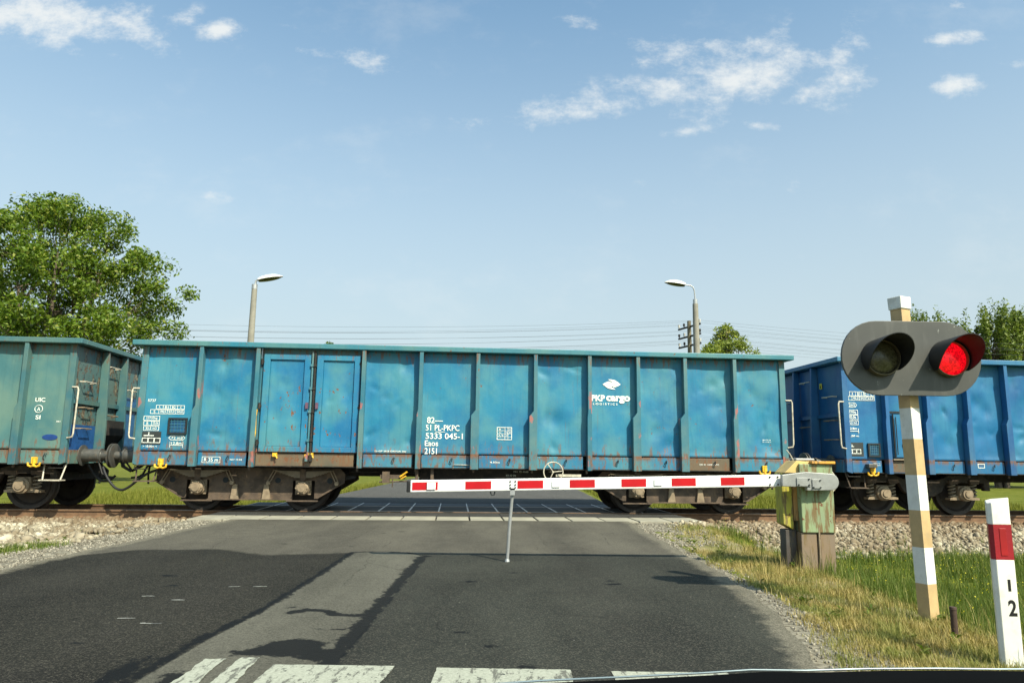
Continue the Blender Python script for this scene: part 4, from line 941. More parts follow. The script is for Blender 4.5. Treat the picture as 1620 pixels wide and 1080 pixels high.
bar = empty('level_crossing_barrier', (3.24, 7.84, 0), label='half barrier with lowered red and white arm and rusty green and yellow cabinet', cat='barrier')
bx, by = 3.24, 7.84
def loc(m, x=bx, y=by): m.v = [(a - x, b - y, c) for a, b, c in m.v]; return m
a0 = math.atan2(.112, 4.0)     # arm rises slightly towards its pivot
def Arm(x, z=0.0): return .843 - .064 + .0 + (x + 1.075) * .0275 + z
def armbox(x0, x1, y0, y1, dz0, dz1): return MB().prism([(x0, Arm(x0, dz0)), (x1, Arm(x1, dz0)), (x1, Arm(x1, dz1)), (x0, Arm(x0, dz1))], y0, y1)
arm = loc(armbox(-1.075, 2.92, 7.80, 7.86, -.063, .063)).build('boom', WH, bar, bevel=.008)
loc(armbox(-1.115, -1.076, 7.795, 7.865, -.062, .062)).build('end_cap', MT['hose'], arm, bevel=.01)
for x0, x1 in ((-1.055, -.78), (-.483, -.205), (.078, .355), (.641, .912), (1.198, 1.464), (1.74, 2.0), (2.27, 2.525)):
    loc(armbox(x0, x1, 7.798, 7.7995, -.042, .042)).build('red_stripe', RED, arm)
loc(armbox(-.895, -.802, 7.785, 7.7975, -.037, .037)).build('reflector', WH, arm, bevel=.004)
for x0 in (.45, 1.55): loc(armbox(x0, x0 + .085, 7.788, 7.7995, -.035, .035)).build('reflector', WH, arm, bevel=.004)
bt = MB()
for x, dz in ((2.80, .04), (2.80, -.04), (2.885, .04), (2.885, -.04), (-.0, .035), (-.0, .0), (-.0, -.03), (.055, .035), (.055, 0), (.055, -.03)):
    bt.lathe([(.001, 0), (.009, 0), (.009, .008), (.001, .008)], (x, 7.7995, Arm(x, dz)), (0, -1, 0), 8)
loc(bt).build('bolts', MT['black'], arm)
leg = MB().tube([(.028, 7.835, .745), (.0, 7.86, .40), (-.022, 7.88, .012)], .018, 10); leg.box(.0, .05, 7.80, 7.86, .70, .772); leg.lathe([(.001, 0), (.028, 0), (.02, .03), (.001, .03)], (-.022, 7.88, .001), (0, 0, 1), 12)
loc(leg).build('hanging_leg', GALV, bar, smooth=40)
loc(MB().tube([(-.215, 7.83, .735), (-.20, 7.83, .695), (-.17, 7.83, .70), (-.165, 7.83, .735)], .007, 6)).build('hook', MT['black'], bar)
# bracket with rounded end
pr = [(2.90, Arm(2.9, -.058)), (3.16, Arm(3.16, -.07)), (3.16, .79), (3.40, .795)]
pr += [(3.42 + .085 * math.cos(t), .883 + .088 * math.sin(t)) for t in np.linspace(-1.45, 1.57, 12)] + [(3.16, .985), (3.0, .965), (2.90, Arm(2.9, .062))]
br = loc(MB().prism(pr, 7.71, 7.77)).build('arm_bracket', AL, bar, bevel=.006)
l2 = MB().box(3.05, 3.20, 7.698, 7.709, .835, .925).box(3.215, 3.31, 7.698, 7.709, .815, .91)
loc(l2).build('cover_plate', AL, br, bevel=.003)
l3 = MB()
for x, z in ((3.07, .85), (3.18, .85), (3.18, .91), (3.30, .825), (3.30, .90), (3.225, .825)): l3.lathe([(.001, 0), (.008, 0), (.008, .01), (.001, .01)], (x, 7.698, z), (0, -1, 0), 8)
loc(l3).build('bolts', MT['black'], br)
loc(MB().tube([(3.2, 7.77, .89), (3.2, 7.95, .89)], .06, 16)).build('pivot_shaft', AL, bar, smooth=40)
cb = loc(MB().box(3.135, 3.49, 7.82, 8.18, .345, 1.07)).build('cabinet', GRN, bar, bevel=.008)
loc(MB().box(3.26, 3.515, 7.79, 8.20, 1.071, 1.10)).build('lid', ORG, cb, bevel=.006)
loc(MB().prism([(2.985, .97), (3.265, .97), (3.265, 1.095), (3.12, 1.10)], 7.86, 8.16)).build('sloped_cover', YEL2, cb, bevel=.006)
loc(MB().prism([(2.975, .42), (3.09, .36), (3.09, .965), (2.975, .965)], 7.93, 8.14)).build('side_cabinet', YEL, cb, bevel=.008)
loc(MB().box(3.09, 3.134, 7.92, 8.12, .46, .985)).build('side_plate', rusty_green('orange_side', (.5, .26, .06), 3, .6), cb)
loc(MB().box(3.15, 3.36, 7.95, 8.14, 1.101, 1.13)).build('counterweight_plate', AL, cb, bevel=.01)
loc(MB().tube([(3.145, 8.0, 1.1), (3.11, 8.0, 1.17), (3.07, 8.0, 1.22)], .006, 6)).build('wire', MT['white_bar'], cb)
loc(MB().tube([(3.49, 7.95, .98), (3.54, 7.95, .98), (3.575, 7.95, .93), (3.575, 7.95, .82), (3.54, 7.95, .78), (3.49, 7.95, .76)], .012, 8)).build('cable_pipe', MT['white_bar'], cb, smooth=50)
pd = loc(MB().box(3.125, 3.29, 7.84, 8.14, -.12, .343).box(3.33, 3.485, 7.84, 8.14, -.12, .343).box(3.29, 3.33, 7.88, 8.14, -.12, .343)).build('pedestal', BRN, bar, bevel=.005)
loc(MB().box(3.0, 3.118, 7.95, 8.12, -.12, .36)).build('pedestal_plate', DRK, bar, bevel=.004)
loc(MB().tube([(3.312, 7.83, -.1), (3.312, 7.83, .40)], .012, 8)).build('cable_pipe', MT['axlebox'], pd, smooth=50)

# ------------------------------------------------------------ crossing signal
sg = empty('crossing_signal', (3.03, 5.50, 0), label='level crossing light with its right red lamp lit, on a banded square post', cat='signal light')
gx0, gy0 = 3.03, 5.50
TAN = simple('post_tan_paint', (.46, .32, .155), .6, var=.12, scale=8, dirt=(.36, .27, .16), dirt_amt=.4)
WPT = simple('post_white_paint', (.66, .66, .62), .55, var=.08, scale=8, dirt=(.4, .38, .32), dirt_amt=.35)
bands = [(0, .215, TAN), (.215, .475, WPT), (.475, .745, TAN), (.745, 1.005, WPT), (1.005, 1.275, TAN), (1.275, 1.51, WPT), (1.51, 1.68, TAN), (1.68, 2.05, WPT), (2.05, 2.285, TAN)]
def sq(zz, hw, lean): 
    out = []
    for k in range(4):
        t = R(45 + 90 * k + 24); cx_ = .075 - lean * zz; out.append((cx_ + hw * 1.414 * math.cos(t), hw * 1.414 * math.sin(t), zz))
    return out
LEAN = .018
for z0, z1, mt in bands:
    m = MB(); m.add(sq(z0 - (.15 if z0 == 0 else 0), .049, LEAN) + sq(z1, .049, LEAN), [(3, 2, 1, 0), (4, 5, 6, 7)] + [(k, (k + 1) % 4, (k + 1) % 4 + 4, k + 4) for k in range(4)])
    m.build('post_band', mt, sg)
m = MB(); m.add(sq(2.286, .058, LEAN) + sq(2.385, .060, LEAN), [(3, 2, 1, 0), (4, 5, 6, 7)] + [(k, (k + 1) % 4, (k + 1) % 4 + 4, k + 4) for k in range(4)]); m.build('post_cap', WPT, sg, bevel=.006)
mp, t, b = mat_new('signal_panel_grey')
nn = t.noise(t.obj, 2.5, 4); sc = t.ramp(t.noise(t.mapping(t.obj, (2, 2, 2), (3, 1, 1.1)), 10, 3, .6), .69, .73)
c = t.mix(t.ramp(nn, .3, .7), (.048, .049, .045), (.068, .069, .063))
c = t.mix(t.math('MULTIPLY', t.ramp(t.noise(t.mapping(t.obj, (6, 0, 0), (5, 1, .8)), 3, 5, .6), .5, .75), .4), c, (.12, .12, .11))
c = t.mix(t.math('MULTIPLY', sc, .6), c, (.36, .37, .33)); t.put(b.inputs['Base Color'], c); b.inputs['Roughness'].default_value = .5
pz, ph, pw = 1.885, .287, .533; poly = []
rr = .28
for cx_, sgn in ((pw - rr, 1), (-(pw - rr), -1)):
    for th in np.linspace(-90, 90, 18): poly.append((cx_ + sgn * rr * math.cos(R(th)), pz + sgn * ph * math.sin(R(th))))
rotp = Matrix.Rotation(R(1.0), 4, 'Y')
poly = [(x + .025, z) for x, z in poly]
pnl = MB().prism(poly, -.125, -.10).build('backboard', mp, sg, bevel=.003)
DK = simple('visor_black', (.022, .023, .024), .55, var=.2, bumpd=0)
def lens_mat(name, lit):
    m, t, b = mat_new(name); v = t.vor(t.obj, 75, out='Color'); r_ = t.sep(v)[0]; v2 = t.noise(t.obj, 120, 2)
    if lit:
        t.put(b.inputs['Base Color'], t.mix(r_, (.25, .002, .004), (.45, .004, .008))); t.put(b.inputs['Emission Color'], t.mix(t.ramp(v2, .35, .65), (.55, .0, .006), (1.0, .004, .012)))
        t.put(b.inputs['Emission Strength'], t.math('ADD', .45, t.math('MULTIPLY', r_, .50)))
    else: t.put(b.inputs['Base Color'], t.mix(r_, (.045, .042, .022), (.10, .095, .055)))
    b.inputs['Roughness'].default_value = .25; t.put(b.inputs['Normal'], t.bump(r_, .5, .004)); return m
for cx_, lit in ((-.215, False), (.305, True)):
    yb = -.125; cz_ = pz - .005
    hs = MB().lathe([(.135, 0), (.140, .03), (.132, .05), (.128, .05), (.128, .0)], (cx_, yb, cz_), (0, -1, 0), 40).build('lamp_ring', simple('lamp_ring_brass', (.20, .17, .10), .5, metal=.2, var=.3), pnl, smooth=35)
    MB().lathe([(.001, .055), (.05, .052), (.09, .042), (.115, .03), (.128, .015)], (cx_, yb, cz_), (0, -1, 0), 40).build('lens', lens_mat('lens_red_lit' if lit else 'lens_dark', lit), pnl, smooth=60, label='glowing red lens' if lit else 'unlit dark lens')
    n = 48; vi = []; vo = []; front_i = []; front_o = []
    for k in range(n + 1):
        th = R(-38 + 256 * k / n); L = .05 + .25 * max(0, math.sin((th + R(38)) / R(256) * math.pi)) ** .8
        for rad, A_, B_ in ((.142, vi, front_i), (.147, vo, front_o)):
            A_.append((cx_ + rad * math.cos(th), yb, cz_ + rad * math.sin(th))); B_.append((cx_ + (rad + .004) * math.cos(th), yb - L, cz_ + .0 + (rad + .004) * math.sin(th)))
    m = MB(); k = n + 1; m.add(vi + front_i + front_o + vo, [])
    for i in range(n):
        for q in range(3): m.f.append((q * k + i, q * k + i + 1, (q + 1) * k + i + 1, (q + 1) * k + i))
    m.build('visor', DK, pnl, smooth=40)
    MB().lathe([(.001, 0), (.12, 0), (.14, .05), (.14, .10)][::-1], (cx_, -.10 + .12, cz_), (0, -1, 0), 28).build('lamp_housing', DK, pnl, smooth=40)
MB().box(-.30, .36, -.10, -.065, 1.86, 1.91).build('mounting_bar', DK, sg)

# ------------------------------------------------------------ delineator post, stub
dl = empty('kilometre_marker_post', (2.885, 4.33, 0), R(-4), label='white plastic roadside post with red reflector band and black figures 1 and 2', cat='marker post')
DW = simple('post_white_plastic', (.70, .69, .63), .5, var=.06, scale=5, dirt=(.5, .47, .38), dirt_amt=.4, bumpd=0)
DR = simple('post_red_band', (.36, .008, .018), .45, var=.12)
def tri(z, grow=0.0, topslope=0.0):
    pts = [(-.062, -.03), (-.048, -.055), (.052, -.055), (.062, -.035), (.012, .055), (-.022, .055)]
    return [(x * (1 + grow) , y * (1 + grow), z + topslope * (x + .06) + (.0)) for x, y in pts]
def seg(z0, z1, mat, name, grow=0, ts=0, **k):
    m = MB(); n = 6; m.add(tri(z0, grow) + tri(z1, grow, ts), [tuple(range(n - 1, -1, -1)), tuple(range(n, 2 * n))] + [(i, (i + 1) % n, (i + 1) % n + n, i + n) for i in range(n)]); return m.build(name, mat, dl, **k)
seg(-.15, .548, DW, 'post_body', bevel=.004); seg(.548, .745, DR, 'red_band', .012); seg(.745, .868, DW, 'post_top', 0, .28, bevel=.004)
MB().box(-.018, .020, -.0585, -.0557, .570, .725).build('reflector', simple('red_reflector', (.40, .010, .014), .4, var=.2, bumpd=0), dl, bevel=.003)
BK = simple('figure_black', (.01, .01, .01), .5, bumpd=0)
text_mesh('figure', '1', .003, .019, .372, .438, -.0562, BK, dl); text_mesh('figure', '2', -.006, .040, .235, .325, -.0562, BK, dl, weight=.03)
stb = MB().tube([(0, 0, -.1), (0, 0, .165)], .021, 10).lathe([(.001, .165), (.024, .165), (.022, .18), (.001, .182)], (0, 0, 0), (0, 0, 1), 10).build('ground_stake', simple('rusted_stake', (.08, .045, .03), .8), loc=(2.97, 4.97, -.03), smooth=40)
tag(stb, 'short rusty dark stake in the grass between the signal post and the white marker post', 'stake')

# ------------------------------------------------------------ lamps and telegraph pole
LW = simple('lamp_head_white', (.74, .73, .66), .5, var=.05, bumpd=0); LB = simple('lamp_glass_dark', (.05, .05, .035), .3, bumpd=0)
def luminaire(root, p0, p1, wd=.17, ht=.15):
    p0 = Vector(p0); p1 = Vector(p1); ax = (p1 - p0); L = ax.length; ax.normalize(); side = Vector((0, 1, 0)); upv = side.cross(ax); upv = upv if upv.z > 0 else -upv
    for nm, mt, zs in (('lamp_head', LW, 1), ('lamp_glass', LB, -.45)):
        m = MB(); rows = []; n = 12
        for i in range(n + 1):
            t_ = i / n; k = (math.sin(math.pi * min(1, .12 + t_ * .93)) ** .45) if i < n else .15
            row = []
            for j in range(9):
                th = math.pi * j / 8; row.append(p0 + ax * (t_ * L) + side * (wd * k * math.cos(th)) + upv * (ht * k * math.sin(th) * zs * (.8 if nm == 'lamp_head' else .7) + (0.004 if zs > 0 else -.004)))
            rows.append(row)
        vs = [v for r_ in rows for v in r_]; fs = [(i * 9 + j, i * 9 + j + 1, (i + 1) * 9 + j + 1, (i + 1) * 9 + j) for i in range(n) for j in range(8)]
        fs += [((i + 1) * 9, (i + 1) * 9 + 8, i * 9 + 8, i * 9) for i in range(n)]; m.add(vs, fs); m.build(nm, mt, root, smooth=60)
l1 = empty('street_lamp', (-9.68, 26, -.4), label='left street lamp, white head pointing right from a concrete pole, above the wagon doors', cat='street lamp', group='street lamps behind the train')
MB().tube([(0, 0, 0), (0, 0, 7.6)], [.17, .10], 14).build('pole', CONC, l1, smooth=40)
MB().tube([(0, 0, 7.6), (0, 0, 7.78)], .105, 12).tube([(0.02, 0, 7.75), (0.03, 0, 7.92), (.15, 0, 8.0)], .04, 8).build('bracket', GALV, l1, smooth=50)
luminaire(l1, (.14, 0, 7.93), (1.03, 0, 8.10), .2, .2)
l2_ = empty('street_lamp', (6.84, 26, -.4), label='street lamp beside the telegraph pole, its white head reaching left on a curved arm', cat='street lamp', group='street lamps behind the train')
MB().tube([(0, 0, 0), (0, 0, 7.25)], [.17, .10], 14).build('pole', CONC, l2_, smooth=40)
MB().tube([(0, 0, 7.2), (0, 0, 7.42)], .085, 12).tube([(0, 0, 7.4), (-.02, 0, 7.75), (-.06, 0, 7.88), (-.15, 0, 7.95), (-.3, 0, 7.97), (-.42, 0, 7.98)], .025, 8).build('bracket', GALV, l2_, smooth=50)
luminaire(l2_, (-.38, 0, 7.95), (-1.13, 0, 8.06), .18, .19)
tp = empty('telegraph_pole', (9.12, 36, -.4), label='old wooden telegraph pole with three dark crossarms of insulators beside the right lamp', cat='telegraph pole')
MB().tube([(0, 0, 0), (0, 0, 8.55)], [.16, .10], 12).build('pole', simple('old_pole_wood', (.20, .17, .11), .85, var=.3, scale=5), tp, smooth=40)
TD = simple('crossarm_dark', (.02, .02, .022), .8, bumpd=0); PORC = simple('insulator_porcelain', (.5, .48, .44), .3, bumpd=0)
adir = Vector((.36, -.93, 0)); ends_ = []
for i, z in enumerate((8.28, 7.78, 7.30)):
    a_ = adir * -.95 + Vector((0, 0, z)); b_ = adir * .95 + Vector((0, 0, z)); mcr = MB().tube([a_ - Vector((0, 0, .03)), b_ - Vector((0, 0, .03))], .05, 6).build('crossarm', TD, tp)
    for q in (-.9, -.45, .45, .9):
        p_ = adir * q + Vector((0, 0, z)); MB().tube([p_, p_ + Vector((0, 0, .12))], .018, 6).lathe([(.001, .22), (.05, .21), (.06, .14), (.045, .09), (.055, .06), (.001, .06)], p_, (0, 0, 1), 10).build('insulator', PORC if (i * 3 + int(q * 10)) % 2 else TD, mcr, smooth=50)
        ends_.append(Vector(tp.location) + p_ + Vector((0, 0, .16)))
wm = simple('wire_dark', (.10, .11, .12), .6, bumpd=0)
tdir = Vector((CY, SY, 0))
for i, e_ in enumerate(ends_):
    m = MB()
    for sgn in (-1, 1):
        pts = [e_ + tdir * (sgn * 50 * q / 24) + Vector((0, 0, -.9 * (1 - (2 * q / 24 - 1) ** 2) * (1 + .1 * (i % 3)))) for q in range(25)]
        m.tube(pts, .004, 4)
    o = m.build('overhead_wire', wm); tag(o, 'thin telegraph wire strung across the sky behind the train to the wooden pole', 'wire', 'telegraph wires along the railway')

# ------------------------------------------------------------ trees
LEAF = {
 'a': island('leaf_fresh_green', [(0, (.05, .09, .008)), (.45, (.105, .175, .016)), (.85, (.185, .255, .03)), (1, (.33, .33, .08))], .45, .35),
 'b': island('leaf_yellow_green', [(0, (.10, .14, .012)), (.5, (.20, .26, .03)), (.85, (.31, .36, .06)), (1, (.33, .30, .06))], .5, .30),
 'c': island('leaf_willow', [(0, (.06, .10, .012)), (.5, (.13, .18, .03)), (1, (.23, .27, .07))], .5, .30)}
BARK = simple('tree_bark', (.17, .13, .095), .9, var=.35, scale=5, bumpd=.01, bs=12)
def tree(label, name, x, y, z0, H_, prof, seed, ntips, nleaf, lsize, leaf, clump=.5, stems=4, up_=0.0, group=None, tall=1.0, spread_tip=1.0):
    """prof: list of (height fraction, radius) giving the crown envelope"""
    rng = np.random.default_rng(seed); root = empty(name, (x, y, z0), label=label, cat='tree', group=group)
    hs = [p[0] for p in prof]; rs = [p[1] for p in prof]
    tips = []
    while len(tips) < ntips:
        h = rng.uniform(hs[0], hs[-1]); rmax = np.interp(h, hs, rs)
        if rng.uniform(0, max(rs)) > rmax: continue
        th = rng.uniform(0, 2 * math.pi); rr_ = rmax * (rng.uniform(.0, 1) ** .45) * rng.uniform(.86, 1.1)
        tips.append((rr_ * math.cos(th), rr_ * math.sin(th), h * H_))
    tips = np.array(tips)
    mb = MB(); r0 = .022 * H_
    # limbs: cluster the tips round random nodes
    nl = max(6, ntips // 9); idx = rng.choice(ntips, nl, replace=False); limb = tips[idx] * np.array([.55, .55, .78])
    stem_top = []
    for k in range(stems):
        th = 2 * math.pi * k / stems + rng.uniform(-.4, .4); rad = (np.interp(.5, hs, rs) * .32 if stems > 1 else .05)
        top = np.array([rad * math.cos(th), rad * math.sin(th), H_ * rng.uniform(.62, .8) if stems > 1 else H_ * .93])
        b0 = np.array([.25 * math.cos(th) * (stems > 1), .25 * math.sin(th) * (stems > 1), 0])
        pts = []
        for q in range(9):
            t_ = q / 8; p = b0 * (1 - t_) + top * t_ + np.array([rng.normal(0, .06), rng.normal(0, .06), 0]) * H_ * .12 * math.sin(t_ * 3.1); pts.append(tuple(p))
        mb.tube(pts, [r0 * (1.15 - t_ / 8.8) * (.6 if stems > 1 else 1) for t_ in range(9)], 8); stem_top.append(np.array(pts))
    allstem = np.concatenate(stem_top)
    for L in limb:
        cand = allstem[allstem[:, 2] < max(L[2] - .05 * H_, allstem[:, 2].min() + .5)]
        if len(cand) == 0: cand = allstem
        b0 = cand[np.argmin(((cand - L) ** 2).sum(1))]
        m_ = (b0 + L) / 2 + np.array([0, 0, .06 * H_ * rng.uniform(-.3, 1)])
        mb.tube([tuple(b0), tuple(m_), tuple(L)], [r0 * .34, r0 * .24, r0 * .12], 6)
    for tpt in tips:
        L = limb[np.argmin(((limb - tpt) ** 2).sum(1))]; m_ = (L + tpt) / 2 + rng.normal(0, .12, 3)
        mb.tube([tuple(L), tuple(m_), tuple(tpt)], [r0 * .12, r0 * .07, .006], 4)
    mb.build('trunk', BARK, root, smooth=60)
    # leaves
    per = rng.integers(int(nleaf * .5), int(nleaf * 1.5), ntips); N = int(per.sum()); cen = np.repeat(tips, per, axis=0)
    sc_ = np.repeat(rng.uniform(.6, 1.25, ntips), per)[:, None]
    off = rng.normal(0, 1, (N, 3)); off /= np.linalg.norm(off, axis=1)[:, None]; off *= (rng.uniform(0, 1, (N, 1)) ** .55) * clump * 1.25 * sc_ * np.array([1 / tall ** .6, 1 / tall ** .6, .8 * tall])
    C_ = cen + off; nrm = rng.normal(0, 1, (N, 3)) + off * .6 + np.array([0, 0, .7]); nrm /= np.linalg.norm(nrm, axis=1)[:, None]
    a_ = np.cross(nrm, rng.normal(0, 1, (N, 3))); a_ /= np.linalg.norm(a_, axis=1)[:, None]; b_ = np.cross(nrm, a_); s_ = rng.uniform(.6, 1.25, (N, 1)) * lsize
    V = np.stack([C_ - a_ * s_ * .9, C_ - b_ * s_ * .42 + nrm * s_ * .1, C_ + a_ * s_ * .9, C_ + b_ * s_ * .42 + nrm * s_ * .1], 1).reshape(-1, 3)
    F = np.arange(N * 4).reshape(-1, 4); fast_mesh('crown', V, F, LEAF[leaf], root)
    return root
TG = 'trees beyond the railway'
tree('large leafy tree at the far left, branching low behind the grey-green wagon', 'broadleaf_tree', -22.6, 34.5, -.4, 13.9, [(.14, 2.6), (.30, 4.8), (.50, 6.1), (.70, 5.6), (.85, 4.4), (.96, 2.4), (1.0, .8)], 11, 400, 210, .12, 'a', .68, 7, group=TG)
tree('second large leafy tree cut by the left edge of the photo', 'broadleaf_tree', -30.5, 36.5, -.4, 13.2, [(.14, 3.0), (.35, 5.2), (.55, 5.8), (.8, 4.6), (.95, 2.4), (1.0, .8)], 12, 220, 190, .13, 'a', .70, 5, group=TG)
tree('pointed yellow-green birch beside the right street lamp', 'birch_tree', 13.75, 45, -.4, 10.7, [(.20, 2.6), (.55, 2.5), (.72, 2.1), (.82, 1.05), (.92, .45), (1.0, .12)], 21, 260, 170, .11, 'b', .40, 1, group=TG)
tree('tiny tree top just showing over the teal wagon, right of the left lamp', 'birch_tree', -11.7, 45, -.4, 9.0, [(.25, 2.2), (.6, 1.6), (.8, .8), (.93, .35), (1.0, .12)], 22, 90, 90, .10, 'a', .30, 1, group=TG)
wp = [(.12, 2.2), (.4, 3.2), (.7, 2.9), (.9, 2.2), (1.0, 1.3)]
tree('shrubby willow whose low top shows left of the signal head', 'willow_tree', 27.0, 46, -.4, 11.3, [(.12, 1.6), (.4, 2.8), (.7, 2.7), (.9, 1.9), (1.0, .9)], 31, 150, 150, .11, 'c', .45, 4, tall=2.4, group=TG)
tree('upright willow right of the signal head, taller than its left neighbour', 'willow_tree', 30.6, 45, -.4, 10.9, wp, 32, 230, 170, .12, 'c', .45, 5, tall=2.8, group=TG)
tree('upright willow cut by the right edge of the photo', 'willow_tree', 34.0, 46, -.4, 11.2, wp, 33, 230, 170, .12, 'c', .45, 5, tall=2.8, group=TG)

# ------------------------------------------------------------ ballast, gravel, grass
def stones(name, regions, size, mat, seed):
    rng = np.random.default_rng(seed); pts = []
    for (xa, xb, va, vb, n, keep) in regions:
        x = rng.uniform(xa, xb, n); v = rng.uniform(va, vb, n); y = (D0 + v + SY * x) / CY
        k = keep(x, y, v) > rng.uniform(0, 1, n); pts.append(np.stack([x[k], y[k]], 1))
    P = np.concatenate(pts); n = len(P); z = hgt(P[:, 0], P[:, 1])
    ph = (1 + 5 ** .5) / 2; ico = np.array([(-1, ph, 0), (1, ph, 0), (-1, -ph, 0), (1, -ph, 0), (0, -1, ph), (0, 1, ph), (0, -1, -ph), (0, 1, -ph), (ph, 0, -1), (ph, 0, 1), (-ph, 0, -1), (-ph, 0, 1)]) / 1.9
    fc = np.array([(0, 11, 5), (0, 5, 1), (0, 1, 7), (0, 7, 10), (0, 10, 11), (1, 5, 9), (5, 11, 4), (11, 10, 2), (10, 7, 6), (7, 1, 8), (3, 9, 4), (3, 4, 2), (3, 2, 6), (3, 6, 8), (3, 8, 9), (4, 9, 5), (2, 4, 11), (6, 2, 10), (8, 6, 7), (9, 8, 1)])
    s_ = rng.lognormal(0, .32, (n, 1, 1)) * size; an = rng.uniform(.55, 1.15, (n, 1, 3)); jit = rng.normal(0, .16, (n, 12, 3))
    V = (ico[None] + jit) * an * s_
    th = rng.uniform(0, 6.28, n); c_, s2 = np.cos(th)[:, None], np.sin(th)[:, None]; tl = rng.uniform(-.6, .6, n)[:, None]
    X = V[..., 0] * c_ - V[..., 1] * s2; Y = V[..., 0] * s2 + V[..., 1] * c_; Z = V[..., 2] + X * tl * .5
    V = np.stack([X + P[:, 0:1], Y + P[:, 1:2], Z + z[:, None] + s_[:, :, 0] * .25], -1).reshape(-1, 3)
    F = (fc[None] + 12 * np.arange(n)[:, None, None]).reshape(-1, 3)
    fast_mesh(name, V, F, mat, kind='stuff', label='pale grey crushed stone beside the track' if 'ballast' in name else 'small grey gravel along the road edge', cat='gravel')
ST = island('ballast_stone', [(0, (.12, .09, .055)), (.3, (.21, .18, .125)), (.7, (.32, .28, .20)), (1, (.50, .45, .34))], .9, spot=(.9, (.17, .125, .075), .6))
GV = island('gravel_chip', [(0, (.09, .08, .06)), (.5, (.20, .18, .14)), (1, (.34, .31, .25))], .85)
_t = NT(ST.node_tree); _b = [n for n in _t.n if n.type == 'BSDF_PRINCIPLED'][0]; _c = _b.inputs['Base Color'].links[0].from_socket
_o = _t.node('ShaderNodeTexCoord').outputs['Object']; _x, _y, _z = _t.sep(_o); _v = _t.math('ADD', _t.math('MULTIPLY', _x, -SY), _t.math('MULTIPLY_ADD', _y, CY, -D0))
_t.put(_b.inputs['Base Color'], _t.mix(_t.math('MULTIPLY', _t.ramp(_v, -1.1, .3), .65), _c, (.14, .085, .045)))     # brake dust and rust near the rails
def ur(x): return np.maximum(np.maximum(x - XR, XL - x), 0)
nf = lambda x, y, f, s: np.array([mnoise.noise(Vector((a * f, b * f, s))) for a, b in zip(x, y)])
stones('ballast', [(2.4, 14.5, -2.15, .45, 15000, lambda x, y, v: sst(.6, 1.3, ur(x)) * sst(-2.2, -1.7, v + .3 * nf(x, y, 1.2, 2))),
                   (-14.5, -5.2, -5.0, .45, 22000, lambda x, y, v: sst(.7, 1.5, ur(x) + .3 * nf(x, y, 1.3, 6)) * sst(-4.7, -4.1, v + .4 * nf(x, y, 1.1, 5))),
                   (3.6, 15, .75, 3.6, 3500, lambda x, y, v: v * 0 + .8), (-13, -6.2, .75, 3.6, 3500, lambda x, y, v: v * 0 + .8)], .034, ST, 1)
stones('road_edge_gravel', [(2.0, 3.2, -4.5, -1.3, 4500, lambda x, y, v: (1 - sst(.8, 1.2, ur(x))) * sst(0, .05, ur(x)) * .8),
                  (1.5, 2.6, -11, -4, 3500, lambda x, y, v: (1 - sst(.15, .5, ur(x))) * sst(0, .03, np.maximum(ur(x), sst(6.3, 3.2, y) * .5 - (XR - x)))),
                  (-6.6, -4.75, -7, -.2, 9000, lambda x, y, v: (1 - sst(.9, 1.5, ur(x))) * sst(0, .04, ur(x)))], .0095, GV, 2)
def grass(name, boxes, mat, seed, label, zfn=hgt):
    rng = np.random.default_rng(seed); Vs = []; 
    for (xa, xb, ya, yb, n, hlo, hhi, wd, lean, keep) in boxes:
        nc = n // 7; cx_ = rng.uniform(xa, xb, nc); cy_ = rng.uniform(ya, yb, nc); k = keep(cx_, cy_) > rng.uniform(0, 1, nc); cx_, cy_ = cx_[k], cy_[k]
        x = np.repeat(cx_, 7) + rng.normal(0, .03, len(cx_) * 7); y = np.repeat(cy_, 7) + rng.normal(0, .03, len(cx_) * 7)
        tuft = np.repeat(rng.uniform(.5, 1.3, len(cx_)), 7); N = len(x); h = rng.uniform(hlo, hhi, N) * tuft; th = rng.uniform(0, 6.28, N); ln = rng.uniform(.1, 1, N) * lean * h
        z = zfn(x, y) - .01; w_ = wd * rng.uniform(.6, 1.4, N); tx, ty = np.cos(th + 1.57), np.sin(th + 1.57); dx_, dy_ = np.cos(th), np.sin(th)
        p0 = np.stack([x - tx * w_, y - ty * w_, z], 1); p1 = np.stack([x + tx * w_, y + ty * w_, z], 1)
        m0 = np.stack([x + dx_ * ln * .35 + tx * w_ * .7, y + dy_ * ln * .35 + ty * w_ * .7, z + h * .6], 1); m1 = np.stack([x + dx_ * ln * .35 - tx * w_ * .7, y + dy_ * ln * .35 - ty * w_ * .7, z + h * .6], 1)
        tp_ = np.stack([x + dx_ * ln, y + dy_ * ln, z + h], 1); tp2 = tp_ + np.stack([tx, ty, 0 * tx], 1) * w_[:, None] * .15
        Vs.append(np.stack([p0, p1, m0, m1, tp_, tp2], 1).reshape(-1, 3))
    V = np.concatenate(Vs); N = len(V) // 6; b_ = 6 * np.arange(N)[:, None]
    F = np.concatenate([b_ + np.array([0, 1, 2, 3]), b_ + np.array([3, 2, 5, 4])], 0)
    fast_mesh(name, V, F, mat, kind='stuff', label=label, cat='grass')
GDRY = island('grass_dry', [(0, (.12, .105, .025)), (.3, (.25, .20, .06)), (.6, (.40, .31, .12)), (1, (.56, .45, .20))], .8, .25, spot=(2.2, (.15, .19, .04), .75))
GGRN = island('grass_green', [(0, (.05, .085, .012)), (.5, (.10, .15, .02)), (.9, (.17, .20, .04)), (1, (.35, .32, .12))], .7, .3)
GMID = island('grass_field', [(0, (.08, .10, .008)), (.5, (.16, .175, .018)), (1, (.26, .25, .055))], .8, .25)
YF = island('yellow_flower', [(0, (.60, .50, .02)), (1, (.75, .65, .05))], .6, .3)
